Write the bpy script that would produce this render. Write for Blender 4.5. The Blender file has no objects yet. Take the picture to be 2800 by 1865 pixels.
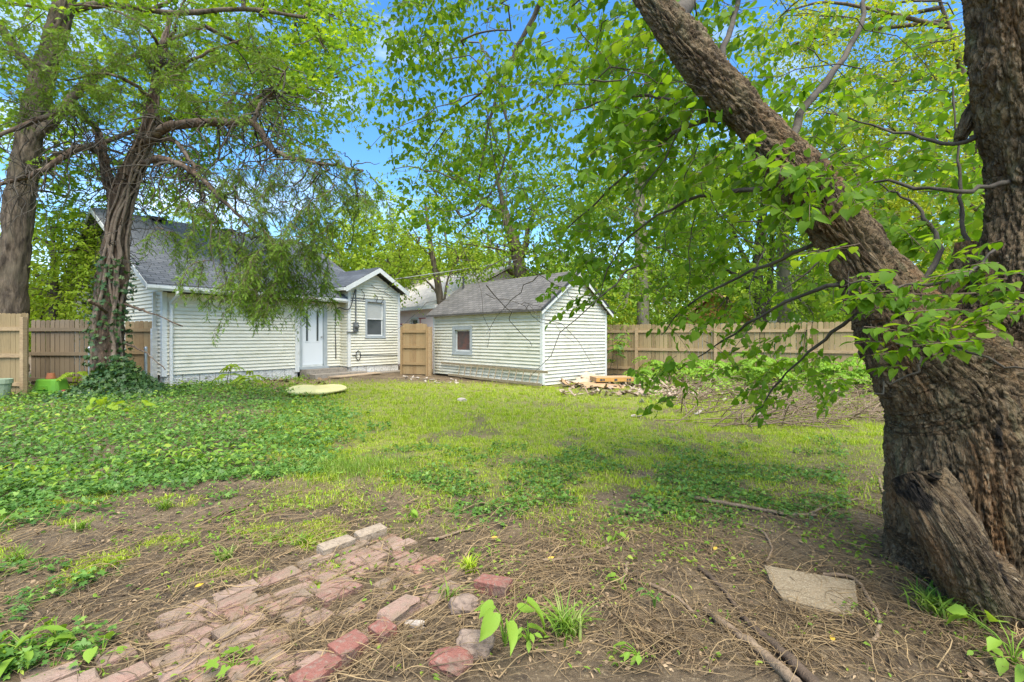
import bpy, math, random
import numpy as np
from mathutils import Vector
R = math.radians
random.seed(7)
rng = np.random.default_rng(11)
SC = bpy.context.scene
COL = SC.collection
EYE = 1.4
FPX = 1300.0

# ------------------------------------------------------------------ camera
cam_d = bpy.data.cameras.new("camera")
cam = bpy.data.objects.new("camera", cam_d)
COL.objects.link(cam)
cam.location = (0, 0, EYE)
cam.rotation_euler = (R(90), 0, 0)
cam_d.sensor_width = 36
cam_d.lens = 36 * FPX / 2800
cam_d.shift_y = -12.5 / 2800
cam_d.clip_start = 0.05
cam_d.clip_end = 2000
SC.camera = cam

# ------------------------------------------------------------------ world, sun, exposure
SUN_EL, SUN_AZ = R(64), R(166)      # azimuth clockwise from +Y, behind the camera
world = bpy.data.worlds.new("World")
SC.world = world
world.use_nodes = True
nt = world.node_tree
nt.nodes.clear()
out = nt.nodes.new("ShaderNodeOutputWorld")
bg = nt.nodes.new("ShaderNodeBackground")
sky = nt.nodes.new("ShaderNodeTexSky")
sky.sky_type = 'NISHITA'
sky.sun_disc = False
sky.sun_elevation = SUN_EL
sky.sun_rotation = SUN_AZ
sky.air_density = 1.0
sky.dust_density = 0.3
sky.ozone_density = 2.0
hsv = nt.nodes.new("ShaderNodeHueSaturation")
hsv.inputs["Saturation"].default_value = 1.3
hsv.inputs["Value"].default_value = 1.0
tc = nt.nodes.new("ShaderNodeTexCoord")
mp = nt.nodes.new("ShaderNodeMapping")
mp.inputs["Scale"].default_value = (1.2, 1.2, 4.5)
nz = nt.nodes.new("ShaderNodeTexNoise")
nz.inputs["Scale"].default_value = 2.2
nz.inputs["Detail"].default_value = 7
nz.inputs["Roughness"].default_value = 0.6
rp = nt.nodes.new("ShaderNodeValToRGB")
rp.color_ramp.elements[0].position = 0.50
rp.color_ramp.elements[0].color = (0, 0, 0, 1)
rp.color_ramp.elements[1].position = 0.82
rp.color_ramp.elements[1].color = (0.75, 0.75, 0.75, 1)
mx = nt.nodes.new("ShaderNodeMix")
mx.data_type = 'RGBA'
mx.inputs[7].default_value = (6.5, 7.0, 7.6, 1)
L = nt.links.new
L(tc.outputs["Generated"], mp.inputs["Vector"])
L(mp.outputs[0], nz.inputs["Vector"])
L(nz.outputs["Fac"], rp.inputs[0])
L(sky.outputs[0], hsv.inputs["Color"])
L(rp.outputs[0], mx.inputs[0])
L(hsv.outputs[0], mx.inputs[6])
L(mx.outputs[2], bg.inputs["Color"])
bg.inputs["Strength"].default_value = 0.13
L(bg.outputs[0], out.inputs[0])

sun_d = bpy.data.lights.new("sun", 'SUN')
sun_d.energy = 3.2
sun_d.angle = R(55)
sun_d.color = (1.0, 0.93, 0.80)
sun = bpy.data.objects.new("sun", sun_d)
COL.objects.link(sun)
dvec = Vector((math.sin(SUN_AZ) * math.cos(SUN_EL), math.cos(SUN_AZ) * math.cos(SUN_EL), math.sin(SUN_EL)))
sun.rotation_euler = dvec.to_track_quat('Z', 'Y').to_euler()
sun.location = (0, -20, 40)

SC.view_settings.view_transform = 'Standard'
SC.view_settings.look = 'None'
SC.view_settings.exposure = 1.36
SC.view_settings.gamma = 1
SC.render.engine = 'CYCLES'
cy = SC.cycles
cy.max_bounces = 7
cy.diffuse_bounces = 4
cy.glossy_bounces = 2
cy.transmission_bounces = 4
cy.transparent_max_bounces = 4
cy.use_denoising = True
cy.caustics_reflective = False
cy.caustics_refractive = False
SC.render.film_transparent = False

# ------------------------------------------------------------------ pixel helpers (2354 px wide reading of the photograph)
S = 2800 / 2354.0


def at(dx, dy, Y):
    return np.array([(dx * S - 1400) / FPX * Y, Y, EYE + (920 - dy * S) / FPX * Y])


def ground_xy(dx, dy):
    Y = EYE * FPX / (dy * S - 920)
    return np.array([(dx * S - 1400) / FPX * Y, Y])


def proj(x, y, z=0.0):
    return (1400 + FPX * x / y) / S, (920 + FPX * (EYE - z) / y) / S


# ------------------------------------------------------------------ noise
_perm = np.random.default_rng(3).permutation(256)
_perm = np.concatenate([_perm, _perm])
_grad = np.random.default_rng(4).normal(size=(256, 3))
_grad /= np.linalg.norm(_grad, axis=1)[:, None]


def noise3(p):
    p = np.asarray(p, dtype=np.float64)
    i = np.floor(p).astype(np.int64)
    f = p - i
    u = f * f * f * (f * (f * 6 - 15) + 10)
    i &= 255
    res = 0
    for dx in (0, 1):
        wx = u[:, 0] if dx else 1 - u[:, 0]
        for dy in (0, 1):
            wy = u[:, 1] if dy else 1 - u[:, 1]
            for dz in (0, 1):
                wz = u[:, 2] if dz else 1 - u[:, 2]
                h = _perm[_perm[_perm[(i[:, 0] + dx) & 255] + ((i[:, 1] + dy) & 255)] + ((i[:, 2] + dz) & 255)]
                g = _grad[h]
                d = g[:, 0] * (f[:, 0] - dx) + g[:, 1] * (f[:, 1] - dy) + g[:, 2] * (f[:, 2] - dz)
                res = res + wx * wy * wz * d
    return res * 1.5


def fbm(p, o=4):
    p = np.asarray(p, dtype=np.float64)
    a, s, r = 1.0, 1.0, 0
    for _ in range(o):
        r = r + a * noise3(p * s + 17.3 * _)
        a *= 0.5
        s *= 2.03
    return r


def n2(x, y, s, seed=0.0, o=3):
    x = np.asarray(x, float)
    y = np.asarray(y, float)
    return fbm(np.stack([x * s + seed, y * s - seed, np.full_like(x, seed * 1.7)], 1), o)


def sstep(a, b, x):
    t = np.clip((x - a) / (b - a), 0, 1)
    return t * t * (3 - 2 * t)


def gz(x, y):
    x = np.atleast_1d(np.asarray(x, float))
    y = np.atleast_1d(np.asarray(y, float))
    near = sstep(60, 16, np.hypot(x, y))
    z = 0.05 * n2(x, y, 0.45, 5.0, 2) + 0.022 * n2(x, y, 2.4, 9.0, 3)
    z = z + 0.05 * np.exp(-((x - 2.7) ** 2 + (y - 2.75) ** 2) / 0.8)
    return z * near


def inpoly(px, py, poly):
    c = np.zeros(len(px), bool)
    n = len(poly)
    j = n - 1
    for i in range(n):
        xi, yi = poly[i]
        xj, yj = poly[j]
        hit = ((yi > py) != (yj > py)) & (px < (xj - xi) * (py - yi) / (yj - yi + 1e-9) + xi)
        c ^= hit
        j = i
    return c


# ------------------------------------------------------------------ mesh helpers
class MB:
    def __init__(s):
        s.V, s.F, s.n = [], [], 0

    def add(s, v, f, mat=0, smooth=False):
        v = np.asarray(v, np.float64).reshape(-1, 3)
        f = np.asarray(f, np.int64)
        if len(f) == 0:
            return
        s.V.append(v)
        s.F.append((f + s.n, mat, smooth))
        s.n += len(v)

    def box(s, x0, x1, y0, y1, z0, z1, mat=0):
        v = [(x, y, z) for x in (x0, x1) for y in (y0, y1) for z in (z0, z1)]
        f = [(0, 1, 3, 2), (4, 6, 7, 5), (0, 4, 5, 1), (2, 3, 7, 6), (0, 2, 6, 4), (1, 5, 7, 3)]
        s.add(v, f, mat)

    def bar(s, a, b, w, h, mat=0, up=(0, 0, 1)):
        a = np.asarray(a, float)
        b = np.asarray(b, float)
        d = b - a
        d /= np.linalg.norm(d)
        up = np.asarray(up, float)
        x = np.cross(d, up)
        x /= np.linalg.norm(x)
        z = np.cross(x, d)
        v = []
        for p in (a, b):
            for i, j in ((-1, -1), (1, -1), (1, 1), (-1, 1)):
                v.append(p + x * w / 2 * i + z * h / 2 * j)
        f = [(3, 2, 1, 0), (4, 5, 6, 7), (0, 1, 5, 4), (1, 2, 6, 5), (2, 3, 7, 6), (3, 0, 4, 7)]
        s.add(v, f, mat)

    def prism(s, pts2, ax, t0, t1, mat=0):
        """polygon pts2 (two coords) swept along axis ax ('x','y','z') from t0 to t1"""
        n = len(pts2)
        v = []
        for t in (t0, t1):
            for p, q in pts2:
                v.append({'x': (t, p, q), 'y': (p, t, q), 'z': (p, q, t)}[ax])
        for i in range(n):
            j = (i + 1) % n
            s.add([v[i], v[j], v[n + j], v[n + i]], [(0, 1, 2, 3)], mat)
        s.add(v[:n], [tuple(range(n))[::-1]], mat)
        s.add(v[n:], [tuple(range(n))], mat)

    def tube(s, path, rad, sides=6, mat=0, cap=True, smooth=True, disp=None):
        v, f, capf = tube_arrays(path, rad, sides, disp)
        s.add(v, f, mat, smooth)
        if cap and sides <= 64:
            n = len(path)
            s.add(v[:sides], [tuple(range(sides))[::-1]], mat, False)
            s.add(v[(n - 1) * sides:], [tuple(range(sides))], mat, False)

    def build(s, name, mats, parent=None):
        me = bpy.data.meshes.new(name)
        V = np.concatenate(s.V) if s.V else np.zeros((0, 3))
        ls, lt, mi, sm, li = [], [], [], [], []
        cur = 0
        for f, m, smo in s.F:
            k = f.shape[1]
            nf = len(f)
            ls.append(cur + np.arange(nf) * k)
            mi.append(np.full(nf, m))
            sm.append(np.full(nf, smo))
            li.append(f.ravel())
            cur += nf * k
        ls = np.concatenate(ls).astype(np.int32)
        mi = np.concatenate(mi).astype(np.int32)
        sm = np.concatenate(sm).astype(bool)
        li = np.concatenate(li).astype(np.int32)
        me.vertices.add(len(V))
        me.vertices.foreach_set("co", V.astype(np.float32).ravel())
        me.loops.add(len(li))
        me.loops.foreach_set("vertex_index", li)
        me.polygons.add(len(ls))
        me.polygons.foreach_set("loop_start", ls)
        me.polygons.foreach_set("material_index", mi)
        me.polygons.foreach_set("use_smooth", sm)
        me.update(calc_edges=True)
        if not isinstance(mats, (list, tuple)):
            mats = [mats]
        for m in mats:
            me.materials.append(m)
        o = bpy.data.objects.new(name, me)
        COL.objects.link(o)
        if parent is not None:
            o.parent = parent
        return o


def catmull(pts, n):
    P = np.asarray(pts, float)
    if len(P) == 2:
        t = np.linspace(0, 1, n)[:, None]
        return P[0] * (1 - t) + P[1] * t
    Q = np.vstack([2 * P[0] - P[1], P, 2 * P[-1] - P[-2]])
    u = np.linspace(0, len(P) - 1 - 1e-9, n)
    i = u.astype(int)
    t = (u - i)[:, None]
    a, b, c, d = Q[i], Q[i + 1], Q[i + 2], Q[i + 3]
    return 0.5 * (2 * b + (c - a) * t + (2 * a - 5 * b + 4 * c - d) * t ** 2 + (3 * b - a - 3 * c + d) * t ** 3)


def frames(P):
    T = np.gradient(P, axis=0)
    T /= np.linalg.norm(T, axis=1)[:, None] + 1e-12
    ref = np.array([1.0, 0, 0]) if abs(T[0, 0]) < 0.8 else np.array([0, 1.0, 0])
    N = np.zeros_like(P)
    n = ref - T[0] * np.dot(ref, T[0])
    for i in range(len(P)):
        n = n - T[i] * np.dot(n, T[i])
        n /= np.linalg.norm(n) + 1e-12
        N[i] = n
    return T, N, np.cross(T, N)


def tube_arrays(path, rad, sides, disp=None):
    P = np.asarray(path, float)
    n = len(P)
    rad = np.broadcast_to(np.asarray(rad, float), (n,))
    T, N, B = frames(P)
    th = np.arange(sides) * 2 * math.pi / sides
    c, si = np.cos(th), np.sin(th)
    rr = np.repeat(rad[:, None], sides, 1)
    D = N[:, None, :] * c[None, :, None] + B[:, None, :] * si[None, :, None]
    if disp is not None:
        seg = np.concatenate([[0], np.cumsum(np.linalg.norm(np.diff(P, axis=0), axis=1))])
        rr = rr + disp(th, seg, rad)
    v = (P[:, None, :] + D * rr[:, :, None]).reshape(-1, 3)
    i = np.arange(n - 1)[:, None] * sides
    j = np.arange(sides)[None, :]
    jn = (j + 1) % sides
    f = np.stack([i + j, i + jn, i + sides + jn, i + sides + j], -1).reshape(-1, 4)
    return v, f, None


def bark_disp(amp, fr=14.0, seed=0.0, lump=0.12):
    def d(th, seg, rad):
        tt, ss = np.meshgrid(th, seg)
        r = np.repeat(rad[:, None], len(th), 1)
        x = np.cos(tt) * r
        y = np.sin(tt) * r
        p = np.stack([x.ravel() * fr, y.ravel() * fr, ss.ravel() * fr * 0.22 + seed], 1)
        w = fbm(p * 0.5 + 9.1, 2)
        p[:, 0] += w * 1.2
        p[:, 1] -= w * 0.9
        a = np.clip(np.abs(noise3(p)) * 3.0, 0, 1)
        b = fbm(p * 2.1, 2)
        q = np.stack([x.ravel() * 2 / (r.ravel() + .02), y.ravel() * 2 / (r.ravel() + .02), ss.ravel() * 1.3 + seed], 1)
        lm = fbm(q * 0.8, 2) * lump
        return (amp * (a - 0.6) + amp * 0.35 * b).reshape(tt.shape) + lm.reshape(tt.shape) * r
    return d


def empty(name, loc=(0, 0, 0), rz=0.0):
    o = bpy.data.objects.new(name, None)
    COL.objects.link(o)
    o.location = loc
    o.rotation_euler = (0, 0, rz)
    o.empty_display_size = 0.2
    return o


def tag(o, label=None, cat=None, group=None, kind=None):
    if label:
        o["label"] = label
    if cat:
        o["category"] = cat
    if group:
        o["group"] = group
    if kind:
        o["kind"] = kind
    return o


# ------------------------------------------------------------------ materials
def newmat(name):
    m = bpy.data.materials.new(name)
    m.use_nodes = True
    t = m.node_tree
    t.nodes.clear()
    o = t.nodes.new("ShaderNodeOutputMaterial")
    p = t.nodes.new("ShaderNodeBsdfPrincipled")
    t.links.new(p.outputs[0], o.inputs[0])
    return m, t, o, p


def C4(c):
    return (c[0], c[1], c[2], 1)


def node(t, typ, **kw):
    n = t.nodes.new(typ)
    for k, v in kw.items():
        setattr(n, k, v)
    return n


def mixcol(t, fac, a, b):
    m = node(t, "ShaderNodeMix", data_type='RGBA')
    for sock, val in ((m.inputs[0], fac), (m.inputs[6], a), (m.inputs[7], b)):
        if hasattr(val, "links"):
            t.links.new(val, sock)
        elif isinstance(val, (int, float)):
            sock.default_value = val
        else:
            sock.default_value = C4(val)
    return m.outputs[2]


def noisefac(t, scale, stretch=(1, 1, 1), detail=5, lo=0.35, hi=0.65, rough=0.6, coord="Object"):
    c = node(t, "ShaderNodeTexCoord")
    m = node(t, "ShaderNodeMapping")
    m.inputs["Scale"].default_value = stretch
    n = node(t, "ShaderNodeTexNoise")
    n.inputs["Scale"].default_value = scale
    n.inputs["Detail"].default_value = detail
    n.inputs["Roughness"].default_value = rough
    r = node(t, "ShaderNodeMapRange")
    r.inputs[1].default_value = lo
    r.inputs[2].default_value = hi
    t.links.new(c.outputs[coord], m.inputs[0])
    t.links.new(m.outputs[0], n.inputs["Vector"])
    t.links.new(n.outputs["Fac"], r.inputs[0])
    return r.outputs[0]


def island(t):
    return node(t, "ShaderNodeNewGeometry").outputs["Random Per Island"]


def bump(t, p, fac, strength=0.4, dist=0.01):
    b = node(t, "ShaderNodeBump")
    b.inputs["Strength"].default_value = strength
    b.inputs["Distance"].default_value = dist
    t.links.new(fac, b.inputs["Height"])
    t.links.new(b.outputs[0], p.inputs["Normal"])


def surf(name, c1, c2=None, c3=None, rough=0.75, scale=6.0, stretch=(1, 1, 1), isl=None, bmp=0.0, bscale=40.0, bdist=0.01, spec=0.3, metal=0.0, stain=None, stainscale=1.5, stainlim=(0.55, 0.75)):
    m, t, o, p = newmat(name)
    col = c1
    if c2 is not None:
        col = mixcol(t, noisefac(t, scale, stretch), c1, c2)
    if c3 is not None:
        col = mixcol(t, noisefac(t, scale * 3.7, stretch, lo=0.5, hi=0.7), col, c3)
    if isl is not None:
        col = mixcol(t, island(t), col, isl) if True else col
    if stain is not None:
        col = mixcol(t, noisefac(t, stainscale, stretch, detail=7, lo=stainlim[0], hi=stainlim[1], rough=0.7), col, stain)
    if hasattr(col, "links"):
        t.links.new(col, p.inputs["Base Color"])
    else:
        p.inputs["Base Color"].default_value = C4(col)
    p.inputs["Roughness"].default_value = rough
    p.inputs["Specular IOR Level"].default_value = spec
    p.inputs["Metallic"].default_value = metal
    if bmp > 0:
        bump(t, p, noisefac(t, bscale, stretch, lo=0.2, hi=0.8), bmp, bdist)
    return m


def leafmat(name, c1, c2, c3=None, trans=0.4, rough=0.55, spec=0.22, tcol=(1.25, 1.15, 0.5)):
    m, t, o, p = newmat(name)
    r = island(t)
    col = mixcol(t, r, c1, c2)
    if c3 is not None:
        wn = node(t, "ShaderNodeTexWhiteNoise", noise_dimensions='1D')
        t.links.new(r, wn.inputs["W"])
        mr = node(t, "ShaderNodeMapRange")
        mr.inputs[1].default_value = 0.72
        mr.inputs[2].default_value = 1.0
        t.links.new(wn.outputs["Value"], mr.inputs[0])
        col = mixcol(t, mr.outputs[0], col, c3)
    t.links.new(col, p.inputs["Base Color"])
    p.inputs["Roughness"].default_value = rough
    p.inputs["Specular IOR Level"].default_value = spec
    tr = node(t, "ShaderNodeBsdfTranslucent")
    mm = node(t, "ShaderNodeMix", data_type='RGBA', blend_type='MULTIPLY')
    mm.inputs[0].default_value = 1.0
    t.links.new(col, mm.inputs[6])
    mm.inputs[7].default_value = C4(tcol)
    t.links.new(mm.outputs[2], tr.inputs[0])
    ms = node(t, "ShaderNodeMixShader")
    ms.inputs[0].default_value = trans
    t.links.new(p.outputs[0], ms.inputs[1])
    t.links.new(tr.outputs[0], ms.inputs[2])
    t.links.new(ms.outputs[0], o.inputs[0])
    return m


def barkmat(name, c1, c2, c3, fr=18.0, b=0.5):
    m, t, o, p = newmat(name)
    f1 = noisefac(t, fr, (1, 1, 0.25), detail=6, lo=0.35, hi=0.62)
    col = mixcol(t, f1, c1, c2)
    f2 = noisefac(t, 3.0, (1, 1, 0.6), detail=5, lo=0.48, hi=0.7)
    col = mixcol(t, f2, col, c3)
    t.links.new(col, p.inputs["Base Color"])
    p.inputs["Roughness"].default_value = 0.85
    p.inputs["Specular IOR Level"].default_value = 0.2
    bump(t, p, noisefac(t, fr * 2.2, (1, 1, 0.3), detail=8, lo=0.2, hi=0.8, rough=0.7), b, 0.02)
    return m


def shinglemat(name, c1, c2, c3, axis, kz, scale=1.0):
    m, t, o, p = newmat(name)
    c = node(t, "ShaderNodeTexCoord")
    sx = node(t, "ShaderNodeSeparateXYZ")
    t.links.new(c.outputs["Object"], sx.inputs[0])
    mz = node(t, "ShaderNodeMath", operation='MULTIPLY')
    mz.inputs[1].default_value = kz
    t.links.new(sx.outputs[2], mz.inputs[0])
    cb = node(t, "ShaderNodeCombineXYZ")
    t.links.new(sx.outputs[axis], cb.inputs[0])
    t.links.new(mz.outputs[0], cb.inputs[1])
    br = node(t, "ShaderNodeTexBrick")
    br.inputs["Scale"].default_value = 1.0
    br.inputs["Brick Width"].default_value = 0.30
    br.inputs["Row Height"].default_value = 0.14
    br.inputs["Mortar Size"].default_value = 0.011
    br.inputs["Mortar Smooth"].default_value = 0.3
    br.inputs["Color1"].default_value = C4(c1)
    br.inputs["Color2"].default_value = C4(c2)
    br.inputs["Mortar"].default_value = C4(c3)
    t.links.new(cb.outputs[0], br.inputs["Vector"])
    col = mixcol(t, noisefac(t, 2.2, lo=0.45, hi=0.8, detail=6), br.outputs["Color"], tuple(0.62 * x for x in c2))
    t.links.new(col, p.inputs["Base Color"])
    p.inputs["Roughness"].default_value = 0.9
    b = node(t, "ShaderNodeBump")
    b.inputs["Strength"].default_value = 0.7
    b.inputs["Distance"].default_value = 0.02
    inv = node(t, "ShaderNodeMath", operation='SUBTRACT')
    inv.inputs[0].default_value = 1.0
    t.links.new(br.outputs["Fac"], inv.inputs[1])
    t.links.new(inv.outputs[0], b.inputs["Height"])
    t.links.new(b.outputs[0], p.inputs["Normal"])
    return m


M = {}
M['siding'] = surf("cream vinyl siding", (0.77, 0.735, 0.61), (0.71, 0.675, 0.55), rough=0.5, scale=2.0, stretch=(1, 1, 3), stain=(0.44, 0.43, 0.26), stainscale=1.1, stainlim=(0.52, 0.85), bmp=0.1, bscale=60)
M['shedsiding'] = surf("white lap siding", (0.71, 0.685, 0.585), (0.64, 0.615, 0.505), rough=0.6, scale=2.0, stretch=(1, 1, 3), stain=(0.36, 0.36, 0.22), stainscale=1.2, stainlim=(0.5, 0.8), bmp=0.1, bscale=60)
M['trim'] = surf("white trim", (0.74, 0.74, 0.70), (0.66, 0.66, 0.62), rough=0.5, scale=5, stain=(0.5, 0.48, 0.42), stainscale=4)
M['greytrim'] = surf("grey painted trim", (0.42, 0.45, 0.45), (0.36, 0.39, 0.39), rough=0.55, scale=5)
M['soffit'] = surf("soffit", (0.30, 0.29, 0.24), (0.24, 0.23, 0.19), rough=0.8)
M['foundation'] = surf("painted block", (0.80, 0.78, 0.72), (0.68, 0.66, 0.60), (0.45, 0.41, 0.36), rough=0.9, scale=5, bmp=0.8, bscale=18, bdist=0.03, stain=(0.22, 0.19, 0.15), stainscale=3, stainlim=(0.55, 0.7))
M['roofgrey'] = shinglemat("blue grey shingles", (0.20, 0.205, 0.215), (0.13, 0.135, 0.145), (0.045, 0.046, 0.05), 0, 2.1)
M['roofbrown'] = shinglemat("grey brown shingles", (0.165, 0.152, 0.135), (0.115, 0.107, 0.095), (0.05, 0.045, 0.04), 1, 1.7)
M['rooftan'] = shinglemat("tan shingles", (0.60, 0.54, 0.46), (0.52, 0.47, 0.40), (0.36, 0.32, 0.27), 1, 2.2)
M['door'] = surf("white door", (0.74, 0.76, 0.76), rough=0.4)
M['glass'] = surf("dark glass", (0.06, 0.07, 0.07), (0.10, 0.11, 0.11), rough=0.12, scale=2, spec=0.6)
M['blind'] = surf("window blind", (0.50, 0.50, 0.46), (0.44, 0.44, 0.40), rough=0.5, scale=6, stretch=(1, 1, 12))
M['redglass'] = surf("glass with red inside", (0.045, 0.045, 0.045), (0.16, 0.06, 0.045), rough=0.15, scale=2.4, spec=0.5)
M['steel'] = surf("galvanised steel", (0.45, 0.47, 0.48), (0.36, 0.38, 0.39), rough=0.4, scale=12, metal=0.7)
M['meter'] = surf("meter grey", (0.20, 0.21, 0.21), (0.14, 0.15, 0.15), rough=0.5, metal=0.3)
M['cable'] = surf("cable", (0.05, 0.05, 0.05), rough=0.6)
M['wire'] = surf("service wire", (0.30, 0.30, 0.28), rough=0.6)
M['concrete'] = surf("weathered concrete", (0.36, 0.31, 0.25), (0.28, 0.24, 0.19), (0.16, 0.14, 0.11), rough=0.92, scale=7, bmp=0.6, bscale=50)
M['plank'] = surf("pale board", (0.48, 0.36, 0.24), (0.38, 0.28, 0.18), rough=0.85, scale=5, stretch=(1, 6, 1))
M['fence'] = surf("cedar fence board", (0.31, 0.22, 0.105), (0.225, 0.16, 0.075), (0.15, 0.11, 0.055), rough=0.85, scale=4, stretch=(5, 5, 0.5), isl=(0.40, 0.295, 0.15), bmp=0.35, bscale=25)
M['fenceold'] = surf("brown fence board", (0.21, 0.15, 0.085), (0.15, 0.105, 0.062), (0.10, 0.075, 0.045), rough=0.85, scale=4, stretch=(5, 5, 0.5), isl=(0.28, 0.21, 0.13), bmp=0.35, bscale=25)
M['rail'] = surf("fence rail", (0.46, 0.33, 0.18), (0.38, 0.26, 0.14), (0.25, 0.17, 0.1), rough=0.85, scale=5, stretch=(0.6, 0.6, 4))
M['gate'] = surf("new gate board", (0.36, 0.225, 0.105), (0.27, 0.165, 0.075), (0.14, 0.10, 0.055), rough=0.85, scale=4, stretch=(5, 5, 0.6), isl=(0.40, 0.28, 0.14))
M['greenplastic'] = surf("green plastic", (0.13, 0.32, 0.03), (0.10, 0.26, 0.03), rough=0.45, scale=4)
M['terracotta'] = surf("terracotta", (0.38, 0.14, 0.06), (0.28, 0.10, 0.05), rough=0.8)
M['redplastic'] = surf("red plastic", (0.35, 0.05, 0.05), rough=0.5)
M['whiteplastic'] = surf("white plastic", (0.7, 0.7, 0.66), (0.55, 0.55, 0.5), rough=0.5)
M['palegreen'] = surf("pale green plastic", (0.35, 0.42, 0.28), (0.28, 0.35, 0.22), rough=0.5)
M['foam'] = surf("pale yellow foam", (0.80, 0.72, 0.33), (0.72, 0.63, 0.27), rough=0.8, scale=5, stain=(0.45, 0.42, 0.2), stainscale=3, stainlim=(0.6, 0.8), bmp=0.5, bscale=12, bdist=0.03)
M['cardboard'] = surf("cardboard", (0.46, 0.30, 0.16), (0.38, 0.24, 0.125), rough=0.85, scale=6)
M['cardpale'] = surf("pale cardboard", (0.56, 0.44, 0.31), (0.44, 0.34, 0.23), rough=0.85, scale=6)
M['cardorange'] = surf("orange card", (0.55, 0.30, 0.08), (0.48, 0.26, 0.07), rough=0.7, scale=4)
M['print'] = surf("dark print", (0.06, 0.06, 0.06), rough=0.7)
M['ladder'] = surf("weathered ladder wood", (0.36, 0.29, 0.19), (0.27, 0.215, 0.135), (0.17, 0.145, 0.09), rough=0.85, scale=6)
M['pinkwall'] = surf("pale pink sheathing", (0.88, 0.68, 0.62), (0.88, 0.76, 0.70), rough=0.7, scale=2)
M['redtape'] = surf("red lettered tape", (0.45, 0.10, 0.09), rough=0.7)
M['peach'] = surf("peach roof", (0.55, 0.33, 0.20), (0.46, 0.27, 0.16), rough=0.85, scale=3)
M['sunlitgable'] = surf("sunlit orange gable", (0.55, 0.27, 0.08), (0.46, 0.22, 0.07), rough=0.8, scale=3)  # orange sunlight on the far gable, painted into its base colour
M['whitewall'] = surf("far white wall", (0.70, 0.68, 0.62), rough=0.8)
M['brick'] = surf("worn paving brick", (0.32, 0.165, 0.12), (0.25, 0.135, 0.10), (0.30, 0.23, 0.165), rough=0.9, scale=9, isl=(0.34, 0.24, 0.18), bmp=0.7, bscale=60, stain=(0.25, 0.185, 0.125), stainscale=5, stainlim=(0.44, 0.60))
M['palebrick'] = surf("pale brick", (0.38, 0.30, 0.215), (0.30, 0.235, 0.165), (0.2, 0.15, 0.105), rough=0.9, scale=9, bmp=0.6, bscale=60)
M['redbrick'] = surf("red brick", (0.28, 0.115, 0.085), (0.215, 0.09, 0.068), (0.27, 0.19, 0.145), rough=0.9, scale=12, stain=(0.2, 0.14, 0.1), stainscale=7, stainlim=(0.5, 0.65), bmp=0.7, bscale=60)
M['rock'] = surf("pale stone", (0.29, 0.215, 0.16), (0.22, 0.16, 0.12), (0.15, 0.11, 0.085), rough=0.9, scale=10, bmp=0.7, bscale=40)
M['slab'] = surf("aggregate slab", (0.31, 0.235, 0.145), (0.23, 0.175, 0.105), (0.42, 0.35, 0.24), rough=0.92, scale=34, bmp=0.7, bscale=120)


def mulbark():
    m, t, o, p = newmat("mulberry bark")
    a = node(t, "ShaderNodeAttribute", attribute_name="bk")

    def nz_(scale, lo, hi, detail=6, rough=0.65):
        n = node(t, "ShaderNodeTexNoise")
        n.inputs["Scale"].default_value = scale
        n.inputs["Detail"].default_value = detail
        n.inputs["Roughness"].default_value = rough
        t.links.new(a.outputs["Vector"], n.inputs["Vector"])
        r = node(t, "ShaderNodeMapRange")
        r.inputs[1].default_value = lo
        r.inputs[2].default_value = hi
        t.links.new(n.outputs["Fac"], r.inputs[0])
        return r.outputs[0]
    c = mixcol(t, nz_(34, 0.38, 0.62), (0.215, 0.155, 0.088), (0.055, 0.038, 0.024))
    c = mixcol(t, nz_(5, 0.5, 0.72), c, (0.22, 0.12, 0.055))
    c = mixcol(t, nz_(9, 0.56, 0.75), c, (0.17, 0.165, 0.09))
    c = mixcol(t, nz_(90, 0.55, 0.7), c, (0.26, 0.205, 0.135))
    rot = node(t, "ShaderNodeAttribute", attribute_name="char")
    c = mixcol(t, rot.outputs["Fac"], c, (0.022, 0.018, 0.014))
    t.links.new(c, p.inputs["Base Color"])
    p.inputs["Roughness"].default_value = 0.9
    p.inputs["Specular IOR Level"].default_value = 0.15
    rd = node(t, "ShaderNodeMath", operation='SUBTRACT')
    t.links.new(nz_(45, 0.0, 1.0, 5, 0.55), rd.inputs[0])
    rd.inputs[1].default_value = 0.5
    ab = node(t, "ShaderNodeMath", operation='ABSOLUTE')
    t.links.new(rd.outputs[0], ab.inputs[0])
    ml = node(t, "ShaderNodeMath", operation='MULTIPLY')
    ml.inputs[1].default_value = 6.0
    ml.use_clamp = True
    t.links.new(ab.outputs[0], ml.inputs[0])
    bump(t, p, ml.outputs[0], 1.0, 0.018)
    return m


M['barkbig'] = mulbark()
M['cutwood'] = surf("old cut wood", (0.24, 0.18, 0.12), (0.12, 0.09, 0.06), (0.04, 0.03, 0.025), rough=0.9, scale=8, stretch=(3, 3, 1))
M['bark'] = barkmat("grey brown bark", (0.19, 0.145, 0.10), (0.055, 0.042, 0.03), (0.12, 0.10, 0.065), 11, 1.0)
M['barkpale'] = barkmat("pale bark", (0.34, 0.29, 0.21), (0.23, 0.19, 0.135), (0.25, 0.24, 0.15), 12, 0.4)
M['barkdark'] = barkmat("dark bark", (0.10, 0.085, 0.065), (0.055, 0.045, 0.035), (0.13, 0.11, 0.08), 12, 0.5)
M['barkcedar'] = barkmat("cedar bark", (0.18, 0.12, 0.078), (0.055, 0.037, 0.025), (0.26, 0.205, 0.15), 17, 1.0)
M['vine'] = surf("woody vine", (0.28, 0.21, 0.15), (0.17, 0.12, 0.085), rough=0.9, scale=12)
M['twig'] = surf("twig", (0.16, 0.115, 0.075), (0.10, 0.07, 0.045), rough=0.9, scale=10)
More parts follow.
